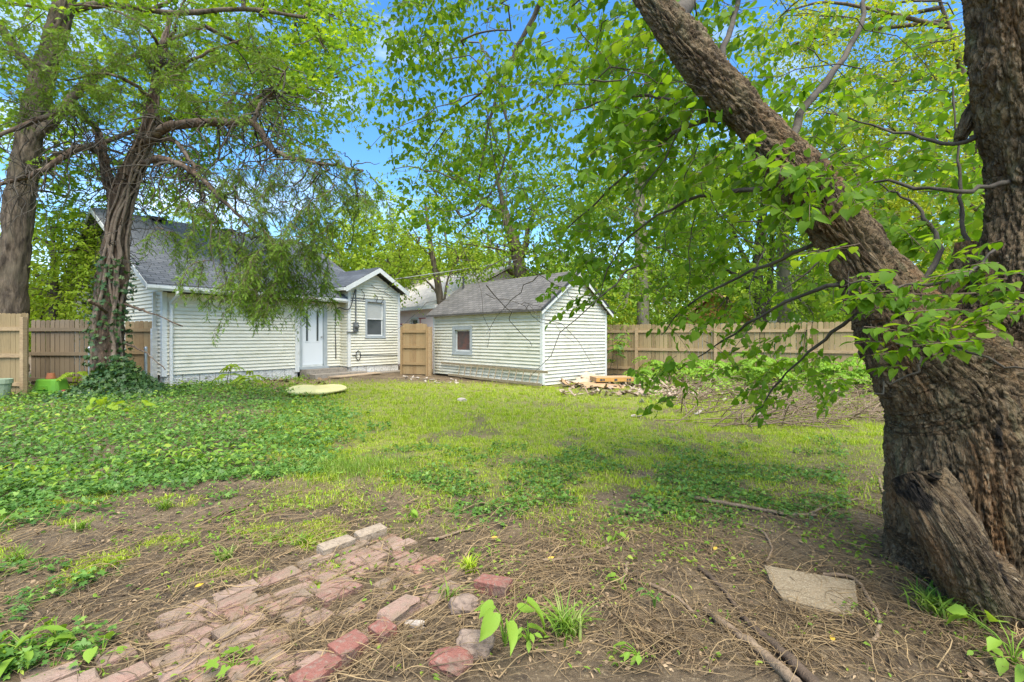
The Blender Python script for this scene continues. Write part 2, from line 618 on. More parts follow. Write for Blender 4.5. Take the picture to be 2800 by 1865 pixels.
M['deadwood'] = surf("dead branch", (0.30, 0.22, 0.14), (0.20, 0.14, 0.09), (0.12, 0.085, 0.055), rough=0.9, scale=14, bmp=0.5, bscale=60)
M['darkwood'] = surf("rotten branch", (0.15, 0.105, 0.07), (0.085, 0.06, 0.04), rough=0.9, scale=14, bmp=0.6, bscale=60)
M['straw'] = surf("dry vine", (0.45, 0.315, 0.155), (0.30, 0.205, 0.10), rough=0.85, scale=5, isl=(0.12, 0.085, 0.05))
M['chips'] = surf("wood scraps", (0.34, 0.235, 0.15), (0.25, 0.17, 0.105), rough=0.85, scale=5, isl=(0.48, 0.38, 0.29))
M['lf_mul'] = leafmat("mulberry leaf", (0.09, 0.20, 0.012), (0.17, 0.31, 0.02), (0.28, 0.41, 0.04), trans=0.6)
M['lf_maple'] = leafmat("maple leaf", (0.16, 0.30, 0.02), (0.26, 0.41, 0.03), (0.37, 0.49, 0.045), trans=0.55)
M['lf_lime'] = leafmat("lime leaf", (0.24, 0.37, 0.03), (0.36, 0.50, 0.045), (0.46, 0.55, 0.07), trans=0.5)
M['lf_mid'] = leafmat("mid leaf", (0.15, 0.29, 0.025), (0.25, 0.40, 0.035), (0.36, 0.48, 0.055), trans=0.5)
M['lf_yel'] = leafmat("yellow leaf", (0.27, 0.38, 0.025), (0.41, 0.48, 0.04), (0.5, 0.52, 0.06), trans=0.5)
M['lf_cedar'] = leafmat("cedar needle", (0.115, 0.225, 0.022), (0.20, 0.325, 0.032), (0.34, 0.38, 0.09), trans=0.4, rough=0.7)
M['lf_ivy'] = leafmat("ivy leaf", (0.06, 0.15, 0.022), (0.13, 0.26, 0.04), (0.26, 0.42, 0.07), trans=0.3, rough=0.45, spec=0.35)
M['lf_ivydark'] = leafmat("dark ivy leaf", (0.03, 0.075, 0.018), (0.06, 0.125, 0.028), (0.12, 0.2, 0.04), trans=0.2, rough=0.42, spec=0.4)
M['lf_weed'] = leafmat("weed leaf", (0.15, 0.29, 0.03), (0.27, 0.42, 0.05), (0.42, 0.50, 0.08), trans=0.4)
M['lf_fern'] = leafmat("compound leaf", (0.16, 0.32, 0.03), (0.28, 0.46, 0.05), None, trans=0.4)
M['grass'] = leafmat("lawn grass", (0.28, 0.40, 0.022), (0.42, 0.54, 0.035), (0.55, 0.52, 0.14), trans=0.35, rough=0.6)
M['tuft'] = leafmat("tuft grass", (0.13, 0.25, 0.03), (0.25, 0.38, 0.045), (0.42, 0.44, 0.16), trans=0.35)
M['lf_big'] = leafmat("broad leaf", (0.20, 0.36, 0.04), (0.30, 0.45, 0.06), None, trans=0.4)
M['lf_yellowdead'] = leafmat("yellow fallen leaf", (0.6, 0.36, 0.03), (0.65, 0.48, 0.08), None, trans=0.2)

# ------------------------------------------------------------------ ground zones (read off the photograph as patches of the yard)
IVY = [(-400, 900), (0, 905), (300, 880), (420, 872), (560, 880), (660, 915), (760, 930), (840, 965), (800, 1025), (690, 1075), (560, 1105), (420, 1140), (200, 1165), (0, 1180), (-400, 1200)]


def lawn_density(x, y):
    dx, dy = proj(x, y)
    n = n2(x, y, 1.1, 3.0, 3) + 0.6 * n2(x, y, 4.0, 8.0, 2)
    d = sstep(1240, 1000, dy + n * 120)
    d = d * sstep(560, 760, dx + (dy - 900) * 0.25 + n * 60)
    d = np.maximum(d, 0.45 * sstep(0.12, 0.5, n2(x, y, 1.9, 77.0, 3)) * sstep(1480, 1250, dy) * sstep(1050, 1150, dy) * sstep(1000, 700, dx))
    d = d * sstep(870, 890, dy)
    far = sstep(1200, 1600, dx) * sstep(935, 905, dy)          # rubble strip at the back right
    d = d * (1 - 0.85 * far)
    d = d * (1 - 0.75 * sstep(1750, 2050, dx + n * 70) * sstep(990, 940, dy))
    d = d * (1 - 0.6 * sstep(1500, 2000, dx) * sstep(1000, 1080, dy + n * 40))
    track = np.exp(-((dy - (925 + (dx - 1100) * 0.045)) / 7.0) ** 2) * sstep(1080, 1300, dx) * sstep(2000, 1700, dx)
    d = d * (1 - 0.8 * track)
    d = d * (0.22 + 0.78 * sstep(-0.45, 0.1, n + 0.5 * sstep(1000, 930, dy)))
    return np.clip(d, 0, 1)


def build_ground():
    def axis(lo, hi, fine_lo, fine_hi, step, mid_lo, mid_hi, mstep):
        a = list(np.arange(fine_lo, fine_hi, step))
        a += list(np.arange(mid_lo, fine_lo, mstep)) + list(np.arange(fine_hi, mid_hi, mstep))
        e = mid_hi
        k = mstep
        while e < hi:
            k *= 1.35
            e += k
            a.append(e)
        e = mid_lo
        k = mstep
        while e > lo:
            k *= 1.35
            e -= k
            a.append(e)
        return np.unique(np.round(np.array(a), 4))
    xs = axis(-700, 700, -3.2, 3.4, 0.025, -16, 16, 0.15)
    ys = axis(-300, 900, 1.6, 5.2, 0.025, -2, 26, 0.15)
    X, Y = np.meshgrid(xs, ys)
    x, y = X.ravel(), Y.ravel()
    z = gz(x, y)
    near = sstep(7, 5, np.abs(y - 3)) * sstep(5, 3.5, np.abs(x))
    z = z + near * (0.010 * n2(x, y, 11, 2.0, 3) + 0.006 * n2(x, y, 30, 6.0, 2))
    n, m = len(xs), len(ys)
    i = np.arange(m - 1)[:, None] * n
    j = np.arange(n - 1)[None, :]
    f = np.stack([i + j, i + j + 1, i + n + j + 1, i + n + j], -1).reshape(-1, 4)
    mb = MB()
    mb.add(np.stack([x, y, z], 1), f, 0, True)
    mt, t, o, p = newmat("yard soil")
    c = mixcol(t, noisefac(t, 1.4, detail=6, lo=0.38, hi=0.62), (0.11, 0.078, 0.043), (0.215, 0.155, 0.09))
    c = mixcol(t, noisefac(t, 9, detail=7, lo=0.5, hi=0.68), c, (0.06, 0.042, 0.028))
    c = mixcol(t, noisefac(t, 55, detail=4, lo=0.55, hi=0.72), c, (0.40, 0.305, 0.18))
    at_ = node(t, "ShaderNodeAttribute", attribute_name="moss")
    c = mixcol(t, at_.outputs["Fac"], c, mixcol(t, noisefac(t, 6, detail=6), (0.20, 0.26, 0.03), (0.30, 0.27, 0.08)))
    t.links.new(c, p.inputs["Base Color"])
    p.inputs["Roughness"].default_value = 0.8
    p.inputs["Specular IOR Level"].default_value = 0.3
    bump(t, p, noisefac(t, 30, detail=9, lo=0.2, hi=0.8, rough=0.7), 0.9, 0.03)
    g = mb.build("ground", mt)
    tag(g, "bare brown soil and lawn of the back yard", "ground", kind="structure")
    a = g.data.attributes.new("moss", 'FLOAT', 'POINT')
    yy = np.maximum(y, 0.5)
    md = np.where(y > 0.6, lawn_density(x, yy), 0.3)
    a.data.foreach_set("value", (np.clip(md * 1.15, 0, 0.95)).astype(np.float32))
    return g


build_ground()


# ------------------------------------------------------------------ siding helper
def siding(mb, P0, A, O, z0, z1, rngf, holes=(), course=0.105, out_=0.040, mat=0, jit=None):
    P0, A, O = (np.asarray(q, float) for q in (P0, A, O))
    k = 0
    zb = z0
    while zb < z1 - 1e-4:
        zt = min(zb + course, z1)
        cuts = [zb, zt]
        for h in holes:
            for q in (h[2], h[3]):
                if zb + 1e-4 < q < zt - 1e-4:
                    cuts.append(q)
        cuts.sort()
        for za, zc in zip(cuts[:-1], cuts[1:]):
            ia, ib = rngf(za + 1e-5), rngf(zc - 1e-5)
            if ib[1] - ib[0] < 0.005 and ia[1] - ia[0] < 0.01:
                continue
            hs = sorted([(h[0], h[1]) for h in holes if h[2] < (za + zc) / 2 < h[3]])
            segs = []
            lo = (ia[0], ib[0])
            for h in hs:
                segs.append((lo, (h[0], h[0])))
                lo = (h[1], h[1])
            segs.append((lo, (ia[1], ib[1])))
            oa = out_ * (1 - (za - zb) / course) + 0.002
            oc = out_ * (1 - (zc - zb) / course) + 0.002
            for (l0, l1), (r0, r1) in segs:
                if r0 - l0 < 1e-3 and r1 - l1 < 1e-3:
                    continue
                v = []
                for a_, z_, o_ in ((l0, za, oa), (r0, za, oa), (r1, zc, oc), (l1, zc, oc)):
                    v.append(P0 + A * a_ + O * o_ + np.array([0, 0, z_]))
                mb.add(v, [(0, 1, 2, 3)], mat)
                if abs(za - zb) < 1e-6:
                    v = [P0 + A * l0 + O * 0.001 + np.array([0, 0, za]), P0 + A * r0 + O * 0.001 + np.array([0, 0, za]),
                         P0 + A * r0 + O * oa + np.array([0, 0, za]), P0 + A * l0 + O * oa + np.array([0, 0, za])]
                    mb.add(v, [(0, 1, 2, 3)], mat)
        zb = zt


def window_at(parent, P0, A, O, a0, a1, z0, z1, framem, panem, double=True, fw=0.09, name="window", lower=None):
    """framed window in a wall: frame (part), sash (sub-part), pane (sub-part); local axes along A, out along O"""
    P0, A, O = (np.asarray(q, float) for q in (P0, A, O))

    def bx(mb, u0, u1, w0, w1, o0, o1):
        v = []
        for o_ in (o0, o1):
            for u, w in ((u0, w0), (u1, w0), (u1, w1), (u0, w1)):
                v.append(P0 + A * u + O * o_ + np.array([0, 0, w]))
        mb.add(v, [(0, 3, 2, 1), (4, 5, 6, 7), (0, 1, 5, 4), (1, 2, 6, 5), (2, 3, 7, 6), (3, 0, 4, 7)])
    fr = MB()
    bx(fr, a0, a0 + fw, z0, z1, -0.12, 0.035)
    bx(fr, a1 - fw, a1, z0, z1, -0.12, 0.035)
    bx(fr, a0 + fw, a1 - fw, z1 - fw, z1, -0.12, 0.033)
    bx(fr, a0 + fw, a1 - fw, z0, z0 + fw * 0.7, -0.12, 0.033)
    bx(fr, a0 - 0.02, a1 + 0.02, z0 - 0.03, z0, -0.01, 0.055)
    w = fr.build(name, framem, parent)
    i0, i1, j0, j1 = a0 + fw, a1 - fw, z0 + fw * 0.7, z1 - fw
    s_ = MB()
    sw = 0.045
    zm = (j0 + j1) / 2
    parts = ((zm - sw / 2, j1, -0.035), (j0, zm + sw / 2, -0.06)) if double else ((j0, j1, -0.05),)
    for k0, k1, oo in parts:
        bx(s_, i0, i0 + sw, k0, k1, oo - 0.025, oo)
        bx(s_, i1 - sw, i1, k0, k1, oo - 0.025, oo)
        bx(s_, i0 + sw, i1 - sw, k1 - sw, k1, oo - 0.025, oo - 0.001)
        bx(s_, i0 + sw, i1 - sw, k0, k0 + sw, oo - 0.025, oo - 0.001)
    s_.build("sash", M['trim'], w)
    for q, (k0, k1, oo) in enumerate(parts):
        p_ = MB()
        bx(p_, i0 + sw, i1 - sw, k0 + sw, k1 - sw, oo - 0.018, oo - 0.012)
        p_.build("pane", lower if (q == 1 and lower) else panem, w)
    return w


# ------------------------------------------------------------------ the house
HU = np.array([0.588, 0.809])
HC = np.array([-9.53, 13.0])
house = empty("house", (HC[0], HC[1], 0), math.atan2(HU[1], HU[0]))
tag(house, "cream sided house with blue grey shingle roof and small gabled entry bump behind the cedar", "house")
ZE, SL, EY = 2.70, 0.545, -0.45           # eave height, slope, eave line
RY, RZ_ = 4.6, 2.70 + 0.545 * 5.05
LX, RX = 0.0, 6.6
DOOR = (3.90, 4.93, 0.36, 2.55)
mb = MB()
siding(mb, (0, 0, 0), (1, 0, 0), (0, -1, 0), 0.34, 2.60, lambda z: (LX, 5.55), holes=[DOOR])


def gable_rng(z):
    top = (z - ZE) / SL
    if z <= ZE:
        return (0.0, 9.2)
    return (max(0.0, top + EY + 0.25), min(9.2, 9.2 - top - EY - 0.25))


siding(mb, (0, 0, 0), (0, 1, 0), (-1, 0, 0), 0.34, RZ_ - 0.12, gable_rng, holes=[(5.2, 6.0, 1.2, 2.5)])
siding(mb, (RX, 0, 0), (0, 1, 0), (1, 0, 0), 0.34, RZ_ - 0.12, gable_rng)
siding(mb, (0, 9.2, 0), (1, 0, 0), (0, 1, 0), 0.34, 2.60, lambda z: (LX, RX))
mb.build("wall", M['siding'], house)
window_at(house, (0, 0, 0), (0, 1, 0), (-1, 0, 0), 5.2, 6.0, 1.2, 2.5, M['trim'], M['glass'])
# entry bump
BX0, BX1, BY = 5.52, 7.88, -0.42
BE, BM = 3.12, (5.52 + 7.88) / 2
BSL = (3.92 - 3.11) / (BX1 + 0.25 - BM)
WN = (6.25, 7.20, 1.36, 2.80)
mb = MB()


def bump_rng(z):
    if z <= BE:
        return (BX0, BX1)
    h = (z - BE) / BSL
    return (BX0 + h, BX1 - h)


siding(mb, (0, BY, 0), (1, 0, 0), (0, -1, 0), 0.32, BE + BSL * 1.18 - 0.02, bump_rng, holes=[WN])
siding(mb, (BX0, BY, 0), (0, 1, 0), (-1, 0, 0), 0.32, BE, lambda z: (0, 3.4))
siding(mb, (BX1, BY, 0), (0, 1, 0), (1, 0, 0), 0.32, BE, lambda z: (0, 3.4))
siding(mb, (BX0, BY + 3.4, 0), (1, 0, 0), (0, 1, 0), 0.32, BE, lambda z: (0, BX1 - BX0))
mb.build("entry_wall", M['siding'], house)
window_at(house, (0, BY, 0), (1, 0, 0), (0, -1, 0), *WN, M['greytrim'], M['blind'], lower=M['glass'])
# corner boards
for bxs in ((BX0 - 0.02, BX0 + 0.09, BY - 0.044, BY + 0.08, 0.30, BE + 0.02), (BX1 - 0.08, BX1 + 0.03, BY - 0.044, BY + 0.08, 0.30, BE + 0.02),
            (-0.045, 0.07, -0.046, 0.09, 0.30, 2.62), (3.74, 3.895, -0.05, 0.03, 0.2, 2.60)):
    mb = MB()
    mb.box(*bxs)
    mb.build("corner_board", M['trim'], house)
# foundation
mb = MB()
mb.box(0.03, 3.86, 0.02, 0.25, -0.2, 0.335)
mb.box(4.95, RX - 0.03, 0.02, 0.25, -0.2, 0.335)
mb.box(0.03, 0.25, 0.26, 9.15, -0.2, 0.335)
mb.box(BX0 + 0.02, BX1 - 0.03, BY + 0.03, BY + 3.3, -0.2, 0.315)
for k in range(9):
    mb.box(0.05 + k * 0.42, 0.05 + k * 0.42 + 0.40, -0.004, 0.018, -0.15, 0.325)
for k in range(6):
    mb.box(BX0 + 0.04 + k * 0.385, BX0 + 0.04 + k * 0.385 + 0.37, BY + 0.006, BY + 0.028, -0.15, 0.30)
mb.build("foundation", M['foundation'], house)
# roof
mb = MB()
th = 0.10
fx0, fx1 = -0.5, 7.05
prof = [(EY, ZE), (RY, RZ_), (9.65, ZE), (9.65, ZE + th), (RY, RZ_ + th * 1.1), (EY, ZE + th)]
mb.prism([(p, q) for p, q in prof], 'x', fx0, fx1)
rf = mb.build("roof", M['roofgrey'], house)
for x in (fx0 - 0.03, fx1 + 0.001):
    for y0, z0, y1, z1 in ((EY, ZE, RY, RZ_), (9.65, ZE, RY, RZ_)):
        mb = MB()
        mb.prism([(y0, z0 - 0.05), (y1, z1 - 0.05), (y1, z1 + 0.08), (y0, z0 + 0.08)], 'x', x, x + 0.029)
        mb.build("fascia", M['trim'], rf)
mb = MB()
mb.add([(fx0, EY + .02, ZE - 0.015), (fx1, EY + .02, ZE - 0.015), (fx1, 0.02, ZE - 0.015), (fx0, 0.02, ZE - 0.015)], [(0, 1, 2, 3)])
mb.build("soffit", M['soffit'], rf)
for x in (1.0, 3.3):
    mb = MB()
    mb.prism([(-0.19, 0.0), (0.19, 0.0), (0.16, 0.09), (-0.16, 0.09)], 'x', 0, 0.42)
    v = mb.build("roof_vent", M['cable'], rf)
    v.location = (x, RY - 0.32, RZ_ - 0.02)
# gutter and downspouts
mb = MB()
mb.prism([(EY - 0.11, ZE + 0.03), (EY - 0.115, ZE - 0.03), (EY - 0.075, ZE - 0.09), (EY - 0.002, ZE - 0.09), (EY - 0.002, ZE + 0.06), (EY - 0.012, ZE + 0.06), (EY - 0.014, ZE - 0.07), (EY - 0.07, ZE - 0.07), (EY - 0.10, ZE - 0.02), (EY - 0.10, ZE + 0.03)], 'x', fx0 - 0.03, 5.42)
mb.build("gutter", M['trim'], house)
mb = MB()
p = catmull([(0.16, EY - 0.06, ZE - 0.08), (0.16, EY - 0.05, ZE - 0.2), (0.16, -0.12, ZE - 0.38), (0.16, -0.085, ZE - 0.55), (0.16, -0.085, 0.12), (0.16, -0.2, 0.05)], 40)
mb.tube(p, 0.048, 8)
mb.build("downspout", M['trim'], house)
mb = MB()
mb.box(-0.16, -0.03, 0.33, 0.46, 0.0, 1.62)
mb.box(-0.13, -0.06, 0.36, 0.43, 1.621, 2.62)
mb.build("utility_cover", M['trim'], house)
# entry bump roof
mb = MB()
by0, by1 = BY - 0.30, 2.6
ex0, ex1 = BX0 - 0.27, BX1 + 0.27
ez = 3.92 - BSL * (BM - ex0)
mb.prism([(ex0, ez), (BM, 3.92), (ex1, ez), (ex1, ez + 0.09), (BM, 4.02), (ex0, ez + 0.09)], 'y', by0, by1)
rf2 = mb.build("entry_roof", M['roofgrey'], house)
mb = MB()
mb.prism([(ex0 - .01, ez - 0.11), (BM, 3.81), (BM, 3.985), (ex0 - .01, ez + 0.07)], 'y', by0 - 0.03, by0 - 0.002)
mb.build("fascia", M['trim'], rf2)
mb = MB()
mb.prism([(ex1 + .01, ez - 0.11), (BM + .001, 3.81), (BM + .001, 3.985), (ex1 + .01, ez + 0.07)], 'y', by0 - 0.03, by0 - 0.002)
mb.build("fascia", M['trim'], rf2)
mb = MB()
mb.prism([(ex0 - .10, ez + 0.03), (ex0 - .10, ez - 0.06), (ex0 - .002, ez - 0.07), (ex0 - .002, ez + 0.05)], 'y', by0 + .01, 0.2)
mb.build("gutter", M['trim'], rf2)
# door
mb = MB()
mb.box(DOOR[0], DOOR[0] + 0.09, -0.05, 0.10, 0.36, 2.55)
mb.box(DOOR[1] - 0.13, DOOR[1], -0.05, 0.10, 0.36, 2.55)
mb.box(DOOR[0] + 0.091, DOOR[1] - 0.131, -0.048, 0.10, 2.46, 2.55)
mb.box(DOOR[0] - 0.02, DOOR[1] + 0.02, -0.12, 0.09, 0.28, 0.358)
mb.build("door_frame", M['greytrim'], house)
mb = MB()
dx0, dx1, dz0, dz1 = DOOR[0] + 0.093, DOOR[1] - 0.133, 0.42, 2.457
wd = dx1 - dx0
sl = [(dx0 + wd * 0.20, dx0 + wd * 0.31), (dx0 + wd * 0.69, dx0 + wd * 0.80)]
zs0, zs1 = 1.24, 2.28
mb.box(dx0, dx1, 0.02, 0.06, dz0, zs0)
mb.box(dx0, dx1, 0.02, 0.06, zs1, dz1)
mb.box(dx0, sl[0][0], 0.02, 0.06, zs0, zs1)
mb.box(sl[0][1], sl[1][0], 0.02, 0.06, zs0, zs1)
mb.box(sl[1][1], dx1, 0.02, 0.06, zs0, zs1)
for a, b in sl:
    mb.box(a - 0.03, b + 0.03, 0.004, 0.019, zs0 - 0.03, zs0)
    mb.box(a - 0.03, b + 0.03, 0.004, 0.019, zs1, zs1 + 0.03)
    mb.box(a - 0.03, a, 0.004, 0.019, zs0, zs1)
    mb.box(b, b + 0.03, 0.004, 0.019, zs0, zs1)
dr = mb.build("door", M['door'], house)
for a, b in sl:
    mb = MB()
    mb.box(a, b, 0.035, 0.042, zs0, zs1)
    mb.build("pane", M['glass'], dr)
mb = MB()
mb.tube([(dx1 - 0.07, 0.018, 1.38), (dx1 - 0.07, -0.03, 1.38)], 0.016, 8)
mb.tube([(dx1 - 0.07, -0.031, 1.38), (dx1 - 0.07, -0.045, 1.38), (dx1 - 0.07, -0.07, 1.38)], [0.026, 0.03, 0.012], 10)
mb.build("handle", M['steel'], dr)
mb = MB()
mb.box(dx0 + 0.02, dx1 - 0.02, 0.0, 0.015, 0.36, 0.419)
mb.build("sweep", M['whiteplastic'], dr)
# meter, conduit, weatherhead, hose ring, pipes
mx0 = 5.80
mb = MB()
mb.box(mx0 - 0.09, mx0 + 0.09, BY - 0.12, BY - 0.02, 1.58, 1.92)
mb.tube([(mx0, BY - 0.12, 1.77), (mx0, BY - 0.20, 1.77), (mx0, BY - 0.23, 1.77)], [0.075, 0.075, 0.05], 14)
mb.box(mx0 - 0.36, mx0 + 0.02, BY - 0.09, BY - 0.02, 1.54, 1.575)
mt_ = mb.build("electric_meter", M['meter'], house)
mb = MB()
mb.tube([(mx0 + 0.02, BY - 0.05, 1.925), (mx0 + 0.02, BY - 0.05, 3.0), (mx0 + 0.02, BY - 0.07, 3.12)], 0.026, 8)
mb.build("conduit", M['meter'], house)
mb = MB()
mb.tube(catmull([(mx0 - 0.02, BY - 0.08, 3.12), (mx0 - 0.12, BY - 0.12, 2.9), (mx0 - 0.22, BY - 0.10, 2.5), (mx0 - 0.35, BY - 0.06, 2.36), (mx0 - 0.52, 0.0 - 0.05, 2.3), (mx0 - 0.52, -0.05, 0.6)], 40), 0.018, 6)
for k, (a, b) in enumerate((((mx0 + .25, 3.15), (mx0 + .36, 2.78)), ((mx0 + .9, 3.0), (mx0 + .92, 2.72)), ((mx0 + 1.2, 2.95), (mx0 + 1.16, 2.68)))):
    mb.tube(catmull([(a[0], BY - 0.05, a[1]), ((a[0] + b[0]) / 2 + 0.06, BY - 0.09, (a[1] + b[1]) / 2), (b[0], BY - 0.05, b[1])], 10), 0.011, 5)
mb.tube(catmull([(mx0 + .7, BY - .06, 3.35), (mx0 + 1.0, BY - .1, 3.18), (mx0 + 1.3, BY - .06, 3.12), (mx0 + 1.7, BY - .1, 2.95)], 14), 0.009, 5)
mb.build("service_cable", M['cable'], house)
mb = MB()
a = np.linspace(0, 2 * math.pi, 25)
mb.tube(np.stack([mx0 + 0.12 + 0.10 * np.cos(a), np.full(25, BY - 0.06), 0.70 + 0.17 * np.sin(a)], 1), 0.014, 6)
mb.tube([(mx0 - 0.12, BY - 0.05, 0.72), (mx0 + 0.1, BY - 0.05, 0.72)], 0.016, 6)
mb.build("hose_ring", M['cable'], house)
mb = MB()
mb.tube([(mx0 + 0.2, BY - 0.04, 0.70), (BX1 - 0.1, BY - 0.04, 0.66)], 0.012, 6)
mb.build("gas_pipe", M['meter'], house)

# concrete steps, slab path (things of their own)
st = empty("concrete_steps", (HC[0], HC[1], 0), math.atan2(HU[1], HU[0]))
tag(st, "two worn concrete steps below the white back door", "steps")
mb = MB()
mb.prism([(-0.45, -0.15), (-0.02, -0.15), (-0.02, 0.275), (-0.44, 0.27)], 'x', 3.92, 5.46)
mb.build("step", M['concrete'], st)
mb = MB()
mb.prism([(-0.86, -0.15), (-0.452, -0.15), (-0.452, 0.13), (-0.84, 0.125)], 'x', 3.98, 6.05)
mb.build("step", M['concrete'], st)
mb = MB()
mb.box(5.6, 8.3, -1.0, BY - 0.02, -0.1, 0.055)
sp = mb.build("path", M['concrete'])
sp.location = (HC[0], HC[1], 0)
sp.rotation_euler = (0, 0, math.atan2(HU[1], HU[0]))
tag(sp, "concrete strip along the house wall", "path", kind="structure")
mb = MB()
mb.prism([(4.3, -1.75), (6.3, -1.35), (6.25, -0.98), (4.2, -1.2)], 'z', 0.035, 0.065)
bd = mb.build("wooden_board", M['plank'])
bd.location = (HC[0], HC[1], 0.02)
bd.rotation_euler = (0, 0, math.atan2(HU[1], HU[0]))
tag(bd, "pale flat board lying on the ground in front of the concrete steps", "board")

# ------------------------------------------------------------------ the shed
SHA = R(43.25)
S0 = np.array([0.87, 13.6])
shed = empty("shed", (S0[0], S0[1], 0), SHA)
tag(shed, "white lap sided gable shed with grey shingle roof beside the wooden gate", "shed")
SW, SLN, SE, SP = 3.02, 5.45, 2.24, 3.33
mb = MB()
SWN = (3.18, 4.30, 0.80, 1.76)
siding(mb, (0, 0, 0), (0, 1, 0), (-1, 0, 0), 0.06, SE, lambda z: (0, SLN), holes=[SWN])


def srng(z):
    if z <= SE:
        return (0, SW)
    h = (z - SE) / (SP - SE) * SW / 2
    return (h, SW - h)


siding(mb, (0, 0, 0), (1, 0, 0), (0, -1, 0), 0.0, SP - 0.01, srng)
siding(mb, (SW, 0, 0), (0, 1, 0), (1, 0, 0), 0.06, SE, lambda z: (0, SLN))
siding(mb, (0, SLN, 0), (1, 0, 0), (0, 1, 0), 0.0, SP - 0.01, srng)
mb.build("wall", M['shedsiding'], shed)
window_at(shed, (0, 0, 0), (0, 1, 0), (-1, 0, 0), *SWN, M['greytrim'], M['redglass'], double=False, fw=0.13)
for x, y in ((-0.04, -0.04), (SW - 0.06, -0.04), (-0.04, SLN - 0.06)):
    mb = MB()
    mb.box(x, x + 0.10, y, y + 0.10, 0.02, SE)
    mb.build("corner_board", M['trim'], shed)
mb = MB()
ov = 0.20
ss = (SP - SE) / (SW / 2)
e0, e1 = -ov, SW + ov
z0 = SE - ov * ss + 0.02
mb.prism([(e0, z0), (SW / 2, SP + 0.02), (e1, z0), (e1, z0 + 0.07), (SW / 2, SP + 0.10), (e0, z0 + 0.07)], 'y', -0.16, SLN + 0.28)
rf = mb.build("roof", M['roofbrown'], shed)
for sgn in (0, 1):
    a = e0 if sgn == 0 else e1
    b = SW / 2 - (0.001 if sgn == 0 else -0.001)
    mb = MB()
    mb.prism([(a, z0 - 0.09), (b, SP - 0.08), (b, SP + 0.03), (a, z0 + 0.01)], 'y', -0.187, -0.162)
    mb.build("fascia", M['trim'], rf)
    a = e0 - 0.01 if sgn == 0 else e1 + 0.01
    mb = MB()
    mb.prism([(a, z0 + 0.012), (b, SP + 0.032), (b, SP + 0.112), (a, z0 + 0.085)], 'y', -0.205, -0.162)
    mb.build("roof_edge", M['cable'], rf)
mb = MB()
mb.tube([(SW / 2 - 0.25, SLN - 0.1, SP - 0.15), (SW / 2 - 0.25, SLN - 0.1, SP + 0.36)], 0.035, 8)
mb.build("vent_pipe", M['cable'], shed)

# ladder on its side against the shed
lad = empty("ladder", (S0[0], S0[1], 0), SHA)
tag(lad, "weathered wooden ladder lying on its side against the shed", "ladder")
rail_lo = catmull([(-0.30, -0.25, 0.05), (-0.22, 2.0, 0.05), (-0.20, 4.3, 0.07)], 12)
rail_hi = catmull([(-0.16, -0.35, 0.40), (-0.10, 2.2, 0.43), (-0.09, 4.9, 0.46)], 12)
for rl in (rail_lo, rail_hi):
    mb = MB()
    for a, b in zip(rl[:-1], rl[1:]):
        mb.bar(a, b, 0.035, 0.07)
    mb.build("rail", M['ladder'], lad)
for k in range(13):
    f = 0.02 + k * 0.32 / 4.6
    u = f * 11
    i = int(u)
    y = -0.05 + k * 0.315
    a = np.array([np.interp(y, rail_lo[:, 1], rail_lo[:, 0]), y, 0.055])
    b = np.array([np.interp(y + 0.03, rail_hi[:, 1], rail_hi[:, 0]), y + 0.03, np.interp(y, rail_hi[:, 1], rail_hi[:, 2])])
    mb = MB()
    mb.tube([a, b], 0.017, 6)
    mb.build("rung", M['ladder'], lad)


# ------------------------------------------------------------------ fences and gate
def fence(name, label, A, B, h, bm, rm, bays=1, bw=0.14, gap=0.004, rails=(0.28, 0.95, 1.58), side=1, postw=0.09, posts=True, top=1.83, dog=True, cat="fence", group=None, base=0.04):
    A = np.asarray(A, float)
    B = np.asarray(B, float)
    Ln = np.linalg.norm(B - A)
    e = empty(name, (A[0], A[1], 0), math.atan2(B[1] - A[1], B[0] - A[0]))
    tag(e, label, cat, group)
    rr = np.random.default_rng(int(abs(A[0]) * 100) + 5)
    mb = MB()
    x = 0.0
    while x < Ln - 0.05:
        w = min(bw, Ln - x)
        t = top + rr.uniform(-0.012, 0.012)
        y0 = rr.uniform(-0.003, 0.003)
        c = 0.03 if dog else 0.0
        g = gap * rr.uniform(0.2, 2.2)
        pts = [(x + g / 2, base), (x + w - g / 2, base), (x + w - g / 2, t - c), (x + w - g / 2 - c, t), (x + g / 2 + c, t), (x + g / 2, t - c)]
        mb.prism(pts, 'y', y0 * side, (y0 + 0.018) * side)
        x += bw
    mb.build("board_panel", bm, e)
    for z in rails:
        mb = MB()
        mb.box(0, Ln, min(-0.008 * side, -0.046 * side), max(-0.008 * side, -0.046 * side), z - 0.045, z + 0.045)
        mb.build("rail", rm, e)
    if posts:
        for k in range(bays + 1):
            x = Ln * k / bays
            mb = MB()
            mb.box(x - postw / 2, x + postw / 2, min(-0.049 * side, -(0.049 + postw) * side), max(-0.049 * side, -(0.049 + postw) * side), -0.1, top - 0.10)
            mb.build("post", rm, e)
    return e


